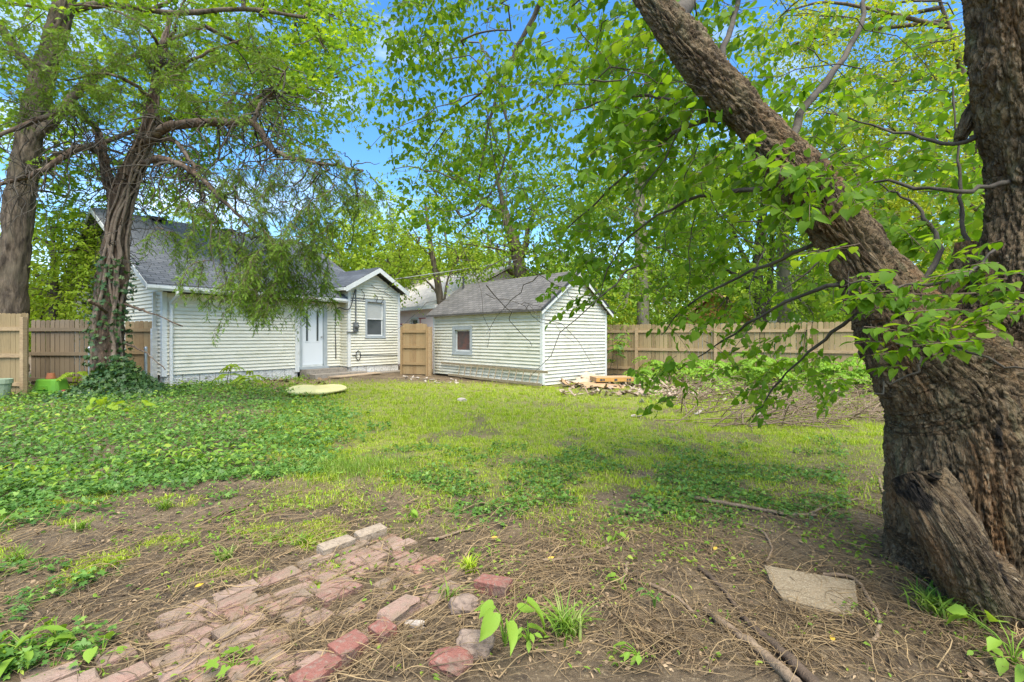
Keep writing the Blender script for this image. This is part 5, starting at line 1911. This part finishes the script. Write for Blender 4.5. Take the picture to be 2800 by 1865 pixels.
def chips(name, label, N0, box, size, zmax, mat, dens=0.6):
    mb = MB()
    x, y = sample_disp(N0, *box, rg, 0.5)
    k = rg.uniform(size=len(x)) < dens
    for px, py in zip(x[k], y[k]):
        sx, sy, sz = size * rg.uniform(0.5, 2.0), size * rg.uniform(0.3, 1.0), rg.uniform(0.005, 0.02)
        a = rg.uniform(0, 6.28)
        v = np.array([(i * sx, j * sy, q * sz) for i in (-.5, .5) for j in (-.5, .5) for q in (-.5, .5)])
        v[:, 0] *= 1 + 0.4 * rg.normal() * v[:, 1] / sy
        tl = rg.normal(size=2) * 0.45
        v[:, 2] += v[:, 0] * tl[0] + v[:, 1] * tl[1]
        c, s_ = math.cos(a), math.sin(a)
        v = np.stack([v[:, 0] * c - v[:, 1] * s_ + px, v[:, 0] * s_ + v[:, 1] * c + py, v[:, 2] + gz(px, py)[0] + rg.uniform(0.01, zmax)], 1)
        mb.add(v, [(0, 1, 3, 2), (4, 6, 7, 5), (0, 4, 5, 1), (2, 3, 7, 6), (0, 2, 6, 4), (1, 5, 7, 3)])
    o = mb.build(name, mat)
    tag(o, label, "rubble", kind="stuff")


chips("rubble_scraps", "heap of wood and card scraps beside the shed and fence", 760, (1290, 1800, 872, 914), 0.12, 0.12, M['chips'])
chips("pale_rubble", "whitish plaster scraps strewn among the brush", 110, (1420, 2040, 880, 960), 0.08, 0.06, M['chipwhite'])
chips("gate_rubble", "pale broken stones below the gate and shed corner", 70, (930, 1060, 868, 882), 0.07, 0.04, M['chipwhite'])
chips("door_rubble", "brown bark and leaf heap by the steps", 160, (600, 760, 872, 900), 0.09, 0.06, M['deadleaf'])


# ------------------------------------------------------------------ brick path and loose stones
def brick_verts(c, ang, L_, W_, H_, tilt, rg, ch=0.012):
    """worn brick: chamfered top, slightly uneven corners"""
    def ring(l, w, z):
        return np.array([(-l, -w, z), (l, -w, z), (l, w, z), (-l, w, z)])
    v = np.vstack([ring(L_ / 2, W_ / 2, 0), ring(L_ / 2, W_ / 2, H_ - ch), ring(L_ / 2 - ch, W_ / 2 - ch, H_)])
    v += rg.normal(size=v.shape) * 0.003
    v[:, 2] += v[:, 0] * tilt[0] + v[:, 1] * tilt[1]
    ca, sa = math.cos(ang), math.sin(ang)
    v = np.stack([v[:, 0] * ca - v[:, 1] * sa + c[0], v[:, 0] * sa + v[:, 1] * ca + c[1], v[:, 2] + c[2]], 1)
    f = [(8, 9, 10, 11)]
    for b in (0, 4):
        for i in range(4):
            f.append((b + i, b + (i + 1) % 4, b + 4 + (i + 1) % 4, b + 4 + i))
    return v, f


rb = np.random.default_rng(9)
BA = math.atan2(0.78, 0.625)
bu, bv = np.array([0.625, 0.78]), np.array([0.78, -0.625])
bo = np.array([-1.224, 2.99])
poly = [(20, 1600), (60, 1560), (210, 1485), (440, 1385), (560, 1330), (730, 1272), (905, 1226), (1030, 1290), (1060, 1330), (985, 1400), (950, 1450), (880, 1500), (760, 1568), (690, 1620)]
mb = MB()
for j in range(0, 12):
    off = rb.uniform(0, 0.24)
    for i in range(-9, 5):
        c = bo + bu * (i * 0.236 + off) + bv * (j * 0.108 + 0.055 + 0.01 * math.sin(i * 1.3 + j))
        if c[1] < 1.5:
            continue
        px, py = proj(c[0], c[1])
        if not inpoly(np.array([px]), np.array([py]), poly)[0]:
            continue
        if rb.uniform() < (0.08 if j < 4 else 0.26):
            continue
        top = 0.022 + rb.normal() * 0.007 - (0.010 if j > 4 else 0)
        L_ = 0.222 if rb.uniform() < 0.8 else rb.uniform(0.10, 0.17)
        z = gz(c[0], c[1])[0]
        v, f = brick_verts((c[0], c[1], z + top - 0.06), BA + rb.normal() * 0.035, L_, 0.098, 0.06, rb.normal(size=2) * 0.02, rb)
        mb.add(v, f)
o = mb.build("brick_path", M['brick'])
tag(o, "sunken old brick path running to the lower left", "path", kind="structure")


def loose_brick(dx, dy, ang, L_, mat, label, tilt=(0.05, 0.05), W_=0.10, up=0.0, name="loose_brick"):
    g = ground_xy(dx, dy)
    mb = MB()
    v, f = brick_verts((0, 0, 0), ang, L_, W_, 0.07, tilt, rb, 0.01)
    mb.add(v, f)
    o = mb.build(name, mat)
    o.location = (g[0], g[1], gz(g[0], g[1])[0] - 0.015 + up)
    tag(o, label, "brick", "loose bricks around the path")


loose_brick(773, 1272, BA - 0.05, 0.215, M['palebrick'], "pale tan brick sitting proud at the upper edge of the path", (0.03, 0.02), up=0.02)
loose_brick(852, 1240, BA - 0.1, 0.20, M['palebrick'], "grey tan brick at the top end of the path beyond the palest one", (0.02, 0.05), up=0.015)
loose_brick(1135, 1372, BA - 1.35, 0.19, M['redbrick'], "bright red brick lying alone right of the path", (0.06, -0.05), up=0.01)
loose_brick(917, 1425, BA + 0.1, 0.20, M['brick'], "mauve brick at the ragged right edge of the path", (0.02, 0.05), up=0.008)
loose_brick(880, 1466, BA + 0.05, 0.09, M['redbrick'], "small broken orange brick end at the path edge", (0.02, 0.05), up=0.0)
loose_brick(802, 1507, BA + 0.05, 0.14, M['redbrick'], "dark red half brick on the lower right path edge", (0.02, 0.1), up=0.012)
loose_brick(735, 1552, BA + 0.08, 0.22, M['redbrick'], "long red brick cut by the bottom edge of the picture", (0.02, 0.06), up=-0.012)


def rock(dx, dy, rx, ry, rz, label, seed, mat, name="rock", cat="rock"):
    g = ground_xy(dx, dy)
    nu, nv = 20, 12
    th = np.linspace(0, math.pi, nv)
    ph = np.arange(nu) * 2 * math.pi / nu
    v = np.array([(math.sin(t) * math.cos(p), math.sin(t) * math.sin(p), math.cos(t)) for t in th for p in ph])
    nrm_ = v.copy()
    v = np.sign(v) * np.abs(v) ** 0.8
    v *= (1 + 0.30 * fbm(nrm_ * 1.1 + seed, 3) + 0.05 * fbm(nrm_ * 5 + seed, 2))[:, None]
    v *= np.array([rx, ry, rz])
    f = [(i * nu + j, (i + 1) * nu + j, (i + 1) * nu + (j + 1) % nu, i * nu + (j + 1) % nu) for i in range(nv - 1) for j in range(nu)]
    mb = MB()
    mb.add(v, f, 0, False)
    o = mb.build(name, mat)
    o.location = (g[0], g[1], gz(g[0], g[1])[0] + rz * 0.35)
    tag(o, label, cat, "loose stones around the path")


rock(1066, 1405, 0.075, 0.06, 0.045, "pinkish grey stone below the bright red brick", 3.1, M['rock'])
rock(1090, 1500, 0.085, 0.07, 0.06, "pale angular stone beside the broad yellow green seedling", 8.4, M['rock'])
rock(1035, 1535, 0.085, 0.07, 0.04, "flat reddish stone lowest in the picture", 12.7, M['redbrick'])
rock(953, 1440, 0.05, 0.018, 0.02, "small crumpled pale scrap beside the mauve brick", 2.2, M['chipwhite'], "litter_scrap", "litter")
rock(1062, 926, 0.10, 0.08, 0.06, "small grey stone in the lawn before the shed", 21.0, M['chipwhite'])

# stone slab
sl_ = [ground_xy(a, b) for a, b in ((1757, 1315), (1965, 1355), (1972, 1400), (1958, 1428), (1900, 1415), (1800, 1388), (1770, 1345))]
c = np.mean(sl_, 0)
mb = MB()
pts = [tuple(p - c) for p in sl_][::-1]
mb.prism(pts, 'z', -0.03, 0.035)
o = mb.build("stone_slab", M['slab'])
o.location = (c[0], c[1], gz(c[0], c[1])[0] + 0.01)
o.rotation_euler = (R(2), R(-2), 0)
bvm = o.modifiers.new("b", 'BEVEL')
bvm.width = 0.008
bvm.segments = 2
tag(o, "flat tan broken paving slab on the soil left of the mulberry trunk", "slab")


# ------------------------------------------------------------------ fallen branches
def fallen(pts, r0, r1, label, mat, fork=None, name="fallen_branch"):
    G = np.array([[*ground_xy(a, b), 0] for a, b in pts])
    q = catmull(G, 26)
    q[:, 2] = gz(q[:, 0], q[:, 1]) + np.linspace(r0, r1, 26) * 0.9 + 0.004
    rr = np.random.default_rng(int(pts[0][0]))
    q[:, :2] += rr.normal(size=(26, 2)) * 0.003
    b = q[0].copy()
    mb = MB()
    mb.tube(q - b, np.linspace(r0, r1, 26), 8, 0, disp=bark_disp(r0 * 0.18, 60, pts[0][0]))
    if fork:
        G = np.array([[*ground_xy(a, c_), 0] for a, c_ in fork])
        q2 = catmull(G, 14)
        q2[:, 2] = gz(q2[:, 0], q2[:, 1]) + r1 + 0.004
        mb.tube(q2 - b, np.linspace(r1, r1 * 0.5, 14), 6, 0)
    o = mb.build(name, mat)
    o.location = b
    tag(o, label, "branch", "fallen branches on the soil")


fallen([(1590, 1148), (1700, 1165), (1800, 1186), (1875, 1192)], 0.018, 0.012, "long brown fallen branch forking, across the soil left of the mulberry", M['deadwood'], [(1860, 1190), (1910, 1168), (1975, 1150)])
fallen([(1605, 1318), (1660, 1370), (1710, 1430)], 0.013, 0.010, "straight dark brown stick left of the stone slab", M['darkwood'])
fallen([(1620, 1422), (1690, 1480), (1760, 1540), (1850, 1640)], 0.015, 0.024, "thick mottled fallen branch running off the bottom edge", M['deadwood'])
fallen([(1700, 1430), (1740, 1480), (1800, 1530), (1880, 1620)], 0.012, 0.024, "blackened rotten branch beside the thick mottled one", M['darkwood'])
fallen([(1495, 1370), (1560, 1400), (1610, 1440)], 0.010, 0.008, "pale bent stick above the thick mottled branch", M['deadwood'])
fallen([(1892, 1328), (1960, 1342), (2000, 1390), (2022, 1440), (2008, 1490)], 0.011, 0.008, "pale curved stick bending round the right end of the stone slab", M['deadwood'])
fallen([(1248, 1306), (1330, 1300), (1400, 1268)], 0.010, 0.007, "pale stick in the middle of the soil pointing up right", M['deadwood'])
fallen([(1665, 1192), (1735, 1215), (1772, 1255), (1762, 1292)], 0.009, 0.006, "thin grey hooked stick above the stone slab", M['deadwood'])
fallen([(470, 1203), (530, 1185), (590, 1168)], 0.013, 0.010, "dark straight stick in the soil left of the lawn", M['darkwood'])
fallen([(985, 1245), (1035, 1234), (1090, 1218)], 0.011, 0.007, "short brown stick just beyond the brick path", M['deadwood'])
fallen([(1442, 1310), (1438, 1340), (1428, 1372)], 0.010, 0.009, "short upright looking brown stick in the centre of the soil", M['deadwood'])
fallen([(1020, 1360), (1110, 1342), (1190, 1330)], 0.007, 0.005, "thin grey stick touching the bright red brick", M['darkwood'])
fallen([(1940, 1150), (2010, 1180), (2060, 1185)], 0.009, 0.006, "thin dark stick near the mulberry stub", M['darkwood'])
fallen([(2020, 1100), (2030, 1130), (2055, 1150)], 0.012, 0.008, "small pale crooked stick beside the mulberry trunk", M['deadwood'])
fallen([(330, 1330), (420, 1300), (520, 1262)], 0.006, 0.004, "thin straw coloured stem along the left soil", M['deadwood'])


# ------------------------------------------------------------------ tufts and plants
def tuft(dx, dy, n, h, label, mat=None, spread=0.05, name="grass_tuft"):
    g = ground_xy(dx, dy)
    rr = np.random.default_rng(int(dx + dy))
    mb = MB()
    for k in range(n):
        a = rr.uniform(0, 6.28)
        ln = h * rr.uniform(0.6, 1.25)
        t = np.linspace(0, 1, 6)
        o_ = rr.normal(size=2) * spread * 0.4
        out_ = rr.uniform(0.25, 0.95) * ln
        q = np.stack([o_[0] + np.cos(a) * out_ * t ** 1.5, o_[1] + np.sin(a) * out_ * t ** 1.5, ln * (t - 0.55 * t ** 2.6 * rr.uniform(0.4, 1.2))], 1)
        w = rr.uniform(0.003, 0.006) * (1 - t ** 2 * 0.9)
        s_ = np.array([-math.sin(a), math.cos(a), 0])
        v = np.concatenate([q - s_ * w[:, None], q + s_ * w[:, None]])
        mb.add(v, [(i, i + 1, 7 + i, 6 + i) for i in range(5)], 0, True)
    o = mb.build(name, mat or M['tuft'])
    o.location = (g[0], g[1], gz(g[0], g[1])[0] - 0.005)
    tag(o, label, "grass tuft", "grass tufts in the soil")


tuft(1305, 1475, 110, 0.17, "large arching grass tuft at the bottom centre", spread=0.08)
tuft(2165, 1420, 150, 0.17, "large grass tuft at the foot of the mulberry trunk", spread=0.12)
tuft(1078, 1315, 70, 0.11, "yellowish grass tuft above the bright red brick", M['grass'])
tuft(378, 1180, 45, 0.15, "upright grass tuft in the left soil near the ivy")
tuft(515, 1295, 60, 0.10, "low grass tuft left of the brick path")
tuft(690, 1258, 50, 0.09, "low grass tuft left of the pale proud brick")
tuft(625, 1250, 30, 0.07, "small grass tuft in the soil left of the brick path's top")
tuft(40, 1300, 70, 0.14, "grass tuft at the left edge above the leafy weeds")
tuft(180, 1225, 50, 0.10, "sprawling grass tuft below the ivy at left")
tuft(1030, 1385, 22, 0.12, "dark withered tuft beside the pinkish stone")
for k, (dx, dy) in enumerate([(850, 1085), (760, 1095), (800, 1070), (830, 1100)]):
    pass
mb = MB()
g = ground_xy(800, 1085)
n_ = 2600
tx, ty = g[0] + rg.normal(size=n_) * 0.36, g[1] + rg.normal(size=n_) * 0.22
blades(mb, tx, ty, rg.uniform(0.05, 0.12, n_), rg.uniform(0.003, 0.006, n_), rg, 0.9)
o = mb.build("fine_grass_patch", M['tuft'])
tag(o, "soft fine bright green grass patch between ivy and soil", "grass", kind="stuff")


def broad_plant(dx, dy, n, size, h, label, mat, tm=T_HEART, name="broadleaf_weed", group="broad leaved weeds in the soil", cat="weed"):
    g = ground_xy(dx, dy)
    rr = np.random.default_rng(int(dx * 3 + dy))
    st, lfs = MB(), []
    for k in range(n):
        a = rr.uniform(0, 6.28)
        top = np.array([math.cos(a) * size * rr.uniform(0.3, 1.2), math.sin(a) * size * rr.uniform(0.3, 1.2), h * rr.uniform(0.35, 1.1)])
        q = catmull([(0, 0, -0.01), top * np.array([0.3, 0.3, 0.65]), top], 6)
        st.tube(q, np.linspace(0.004, 0.002, 6), 4, 0, cap=False)
        ax = np.array([[math.cos(a), math.sin(a), rr.uniform(-0.7, 0.1)]])
        nr = np.array([[rr.normal() * 0.3 + math.cos(a) * 0.3, rr.normal() * 0.3 - 0.3, 1.0]])
        lf = MB()
        leaves(lf, tm, top[None], ax, nr, size * rr.uniform(0.6, 1.15), 0)
        lfs.append(lf)
    e = empty(name, (g[0], g[1], gz(g[0], g[1])[0]))
    tag(e, label, cat, group)
    st.build("stem", mat, e)
    for lf in lfs:
        lf.build("leaf", mat, e)


broad_plant(1160, 1490, 7, 0.115, 0.20, "broad yellow green seedling beside the pale angular stone", M['lf_big'])
broad_plant(1215, 1500, 9, 0.05, 0.10, "cluster of small leaves right of the broad yellow green seedling", M['lf_weed'], T_OV)
broad_plant(2330, 1530, 10, 0.13, 0.16, "large leaved weed at the right edge below the mulberry trunk", M['lf_big'], T_OV)
broad_plant(2255, 1505, 6, 0.06, 0.07, "small leaved weed left of the large one at the right edge", M['lf_weed'], T_OV)
broad_plant(938, 1205, 5, 0.05, 0.10, "bright seedling beyond the top of the brick path", M['lf_big'])
broad_plant(235, 1515, 4, 0.07, 0.08, "yellow green seedling on the lower left of the path", M['lf_big'])
broad_plant(535, 1540, 6, 0.07, 0.07, "pale lobed seedling on the path at the bottom edge", M['lf_weed'], T_STAR)
broad_plant(1410, 1255, 5, 0.05, 0.09, "small bright seedling by the stick in the centre", M['lf_weed'])
broad_plant(1430, 1375, 4, 0.045, 0.07, "small seedling beside the short upright looking stick", M['lf_weed'])
broad_plant(1505, 1415, 6, 0.05, 0.09, "small grey green seedling by the pale bent stick", M['lf_ivy'], T_OV)
broad_plant(1470, 1545, 8, 0.06, 0.07, "low leafy sprig at the bottom edge between tuft and thick branch", M['lf_weed'], T_OV)
broad_plant(60, 1530, 16, 0.09, 0.14, "leafy potato like weed at the bottom left corner", M['lf_weed'], T_OV)
broad_plant(130, 1490, 12, 0.075, 0.10, "leafy weed right of the one in the bottom left corner", M['lf_weed'], T_OV)
broad_plant(240, 950, 12, 0.16, 0.30, "pale big leaved seedling in the ivy left of the cedar foot", M['lf_lime'])
broad_plant(310, 960, 10, 0.15, 0.26, "pale big leaved seedling in the ivy below the cedar foot", M['lf_lime'])


def compound(loc, h, nf, fl, label, mat=None, group="feathery sprouts along the right fence", seed=0):
    """young plant with feathery compound leaves"""
    rr = np.random.default_rng(seed)
    st, lf = MB(), MB()
    lean = rr.normal(size=2) * 0.12
    q = catmull([(0, 0, -0.02), (lean[0] * h * .4, lean[1] * h * .4, h * 0.5), (lean[0] * h, lean[1] * h, h * 0.85)], 10)
    st.tube(q, np.linspace(0.011, 0.005, 10), 5, 0, cap=False)
    for k in range(nf):
        b = q[rr.integers(3, 10)]
        a = k * 2.4 + rr.uniform(-.4, .4)
        L_ = fl * rr.uniform(0.7, 1.2)
        t = np.linspace(0, 1, 12)
        out_ = np.stack([np.cos(a) * L_ * t, np.sin(a) * L_ * t, L_ * (0.55 * t - 0.75 * t * t)], 1)
        r_ = b + out_
        st.tube(r_, np.linspace(0.004, 0.002, 12), 3, 0, cap=False)
        tang = norm(np.gradient(r_, axis=0))
        side = norm(np.cross(tang, np.array([0, 0, 1.0])))
        for sg in (-1, 1):
            ax = tang[2:] * 0.45 + side[2:] * sg
            ax[:, 2] -= 0.25
            nr = np.cross(side[2:], tang[2:]) + rr.normal(size=(10, 3)) * 0.2
            nr[nr[:, 2] < 0] *= -1
            leaves(lf, T_DIA, r_[2:], ax, nr, L_ * 0.30 * (1 - 0.35 * t[2:]), 0)
    e = empty("feathery_sprout", loc)
    tag(e, label, "sprout", group)
    st.build("stem", M['twig'], e)
    lf.build("fronds", mat or M['lf_fern'], e)


spots = [(1500, 868, 1.0), (1540, 872, 0.9), (1590, 862, 1.1), (1625, 878, 0.7), (1690, 870, 1.0), (1740, 866, 1.2), (1785, 880, 0.8), (1830, 874, 1.1), (1880, 870, 1.2), (1920, 885, 0.9), (1965, 878, 1.3), (1660, 890, 0.6), (1470, 890, 0.6), (1570, 890, 0.8), (1640, 870, 1.0), (1710, 870, 0.8), (1800, 870, 0.9), (1900, 880, 1.0), (1940, 880, 1.0), (1760, 900, 0.6), (1870, 905, 0.7), (2000, 905, 0.8), (1720, 845, 1.3), (1850, 850, 1.3)]
for k, (dx, dy, h) in enumerate(spots):
    q_ = (dx * S - 1400) / FPX
    t_ = (18.15 * q_ - 2.2) / (11.2 + 6.45 * q_)
    yb = (920 + EYE * FPX / (18.15 - 6.45 * t_)) / S
    g = ground_xy(dx, yb + 3 + (k * 7 % 22))
    compound((g[0], g[1], 0), h * 0.8, 12, 0.55, "feathery green sprout among others along the right board fence", seed=k + 40)
g = ground_xy(1398, 868)
compound((g[0], g[1], 0), 1.7, 12, 0.40, "tall thin climbing sprout at the right corner of the shed", M['lf_ivy'], group=None, seed=3)
g = ground_xy(1425, 866)
compound((g[0], g[1] + .3, 0), 1.5, 10, 0.45, "tall yellow green sprout against the fence beside the shed", M['lf_weed'], group=None, seed=4)
for k, (dx, dy, h, lb) in enumerate([(520, 893, 0.8, "taller feathery sprout before the house foundation"), (572, 893, 0.55, "shorter feathery sprout before the house foundation, nearer the steps"),
                                     (20, 905, 0.8, "feathery sprout at the far left before the fence post"), (178, 902, 0.55, "small feathery sprout between green tub and cedar")]):
    g = ground_xy(dx, dy)
    compound((g[0], g[1], 0), h, 8, 0.42, lb, M['lf_lime'], group=None, seed=k + 90)

# a few yellow fallen leaves
for k, (dx, dy, lb) in enumerate([(1128, 1245, "orange fallen leaf beyond the brick path"), (1258, 1306, "yellow fallen leaf at the end of the pale stick"), (1640, 1270, "tiny yellow fallen leaf right of centre"), (1912, 1494, "bright yellow fallen leaf below the stone slab"), (447, 1372, "crumpled pale yellow leaf left of the brick path")]):
    g = ground_xy(dx, dy)
    mb = MB()
    leaves(mb, T_OV, np.zeros((1, 3)), np.array([[1, .4 * k, 0.2]]), np.array([[0.1, -0.35, 1.0]]), 0.05)
    o = mb.build("fallen_leaf", M['lf_yellowdead'])
    o.location = (g[0], g[1], gz(g[0], g[1])[0] + 0.02)
    tag(o, lb, "leaf", "yellow fallen leaves")

# ------------------------------------------------------------------ things about the yard
g = ground_xy(119, 906)
e = empty("green_tub", (g[0], g[1], 0), R(-4))
tag(e, "lime green plastic tub standing upside down by the left fence", "tub")
mb = MB()
prof = [(-0.36, -0.22, 0), (-0.27, -0.15, 0.36)]
v = []
for z, sx, sy in ((0, .36, .24), (0.03, .355, .235), (0.031, .335, .215), (0.34, .285, .17), (0.37, .27, .155), (0.37, 0.0, 0.0)):
    for i in range(24):
        a = i * 2 * math.pi / 24
        cx_, sy_ = math.cos(a), math.sin(a)
        k = (abs(cx_) ** 5 + abs(sy_) ** 5) ** (-1 / 5)
        v.append((cx_ * k * sx, sy_ * k * sy, z))
mb.add(v, [(r * 24 + i, r * 24 + (i + 1) % 24, r * 24 + 24 + (i + 1) % 24, r * 24 + 24 + i) for r in range(5) for i in range(24)], 0, False)
mb.build("body", M['greenplastic'], e)
mb = MB()
mb.prism([(-0.13, 0.12), (0.13, 0.12), (0.10, 0.22), (-0.10, 0.22)], 'y', -0.222, -0.17)
mb.build("grip", M['greenplastic'], e)


def pot(dx, dy, Y, r, h, mat, label, name="flower_pot", inv=False, cat="pot", z0=0.0):
    p = at(dx, dy, Y)
    mb = MB()
    ring = [(0.0, 0.0), (r * 0.7, 0.0), (r * 0.92, h * 0.78), (r, h * 0.781), (r, h), (r * 0.88, h), (r * 0.6, 0.02), (0.0, 0.02)]
    v = [(a * math.cos(i * math.pi / 10), a * math.sin(i * math.pi / 10), z) for a, z in ring for i in range(20)]
    mb.add(v, [(q * 20 + i, q * 20 + (i + 1) % 20, q * 20 + 20 + (i + 1) % 20, q * 20 + 20 + i) for q in range(len(ring) - 1) for i in range(20)], 0, False)
    o = mb.build(name, mat)
    o.location = (p[0], Y, z0 + (h if inv else 0))
    if inv:
        o.rotation_euler = (math.pi, 0, 0)
    tag(o, label, cat)


pot(117, 880, 11.55, 0.10, 0.14, M['terracotta'], "terracotta pot upside down on top of the green tub", inv=True, z0=0.37)
pot(150, 905, 11.3, 0.10, 0.13, M['redplastic'], "small red pot at the right of the green tub", inv=True)
pot(-4, 915, 10.6, 0.24, 0.45, M['palegreen'], "pale green bucket cut by the left edge of the picture", name="bucket", cat="bucket")

# foam pad
g = ground_xy(727, 905)
mb = MB()
nu, nv = 48, 9
v = []
for t in np.linspace(0, math.pi, nv):
    for i in range(nu):
        a = i * 2 * math.pi / nu
        rad = 1.0 - 0.20 * abs(math.cos(a + 0.4)) ** 0.0 * math.exp(-((math.cos(a)) / 0.28) ** 2) * 0.9 + 0.04 * math.sin(3 * a)
        rr = rad * (math.sin(t) ** 0.45)
        v.append((rr * math.cos(a) * 0.70, rr * math.sin(a) * 0.80, 0.085 * math.cos(t) + 0.02 * math.sin(3 * a) * math.cos(t)))
mb.add(v, [(r * nu + i, (r + 1) * nu + i, (r + 1) * nu + (i + 1) % nu, r * nu + (i + 1) % nu) for r in range(nv - 1) for i in range(nu)], 0, True)
o = mb.build("foam_pad", M['foam'])
o.location = (g[0], g[1], 0.10)
o.rotation_euler = (0, 0, R(12))
tag(o, "pale yellow bean shaped foam pad lying on the grass before the house", "pad")


def sheet(dx, dy, Y, sx, sy, rx, ry, rz, mat, label, z=0.05, th=0.012, curl=0.0, name="cardboard_sheet"):
    p = at(dx, dy, Y)
    rr = np.random.default_rng(int(dx * 7 + dy))
    n = 8
    u = np.linspace(-0.5, 0.5, n)
    X, Yg = np.meshgrid(u, u)
    z_ = curl * (X ** 2 * 4 - 0.3) * sx + 0.03 * fbm(np.stack([X.ravel() * 3 + dx, Yg.ravel() * 3, X.ravel() * 0], 1), 2).reshape(n, n)
    jag = 1 + 0.08 * rr.normal(size=(n, n)) * ((np.abs(X) > 0.49) | (np.abs(Yg) > 0.49))
    top = np.stack([X * sx * jag, Yg * sy * jag, z_ + th], -1).reshape(-1, 3)
    bot = top - np.array([0, 0, th])
    f = []
    for i in range(n - 1):
        for j in range(n - 1):
            a = i * n + j
            f.append((a, a + 1, a + n + 1, a + n))
            f.append((n * n + a, n * n + a + n, n * n + a + n + 1, n * n + a + 1))
    for k in range(n - 1):
        for a, b in ((k, k + 1), ((n - 1) * n + k + 1, (n - 1) * n + k), ((k + 1) * n, k * n), (k * n + n - 1, (k + 1) * n + n - 1)):
            f.append((b, a, n * n + a, n * n + b))
    mb = MB()
    mb.add(np.vstack([top, bot]), f)
    o = mb.build(name, mat)
    o.location = (p[0], Y, z)
    o.rotation_euler = (R(rx), R(ry), R(rz))
    tag(o, label, "cardboard", "flattened cardboard beside the shed")


sheet(1335, 885, 13.4, 0.75, 0.5, 6, -8, 30, M['cardpale'], "pale cardboard sheet at the left of the heap by the shed", 0.12, curl=0.15)
sheet(1385, 898, 12.7, 1.15, 0.55, 10, 3, 8, M['cardboard'], "large brown cardboard sheet lowest in front of the orange edged box", 0.10, curl=-0.06)
sheet(1350, 868, 13.9, 0.6, 0.4, 12, -6, 60, M['cardpale'], "small pale cardboard flap at the back of the heap against the shed", 0.20, curl=0.12)
sheet(1310, 893, 13.2, 0.5, 0.35, -8, 10, -20, M['cardboard'], "small curled cardboard piece nearest the shed corner", 0.08, curl=0.25)
e = empty("cardboard_box", (*at(1405, 880, 13.1)[:2], 0.24), R(8))
tag(e, "flattened orange brown cardboard box with dark print on top of the heap", "box")
mb = MB()
mb.box(-0.52, 0.52, -0.30, 0.30, -0.06, 0.055)
mb.build("body", M['cardboard'], e)
mb = MB()
mb.box(-0.522, 0.522, -0.306, -0.301, -0.055, 0.05)
mb.build("side_panel", M['cardorange'], e)
for x0, x1 in ((-0.42, -0.35), (-0.33, -0.29), (-0.02, 0.06), (0.33, 0.37), (0.39, 0.45)):
    mb = MB()
    mb.box(x0, x1, -0.312, -0.307, -0.035, 0.02)
    mb.build("printed_mark", M['print'], e)
mb = MB()
mb.bar(np.array([-0.6, 0, 0]), np.array([0.6, 0.1, 0.04]), 0.14, 0.04)
o = mb.build("wood_plank", M['plank'])
o.location = (*at(1470, 870, 14.2)[:2], 0.16)
tag(o, "short brown plank lying behind the cardboard box", "plank")
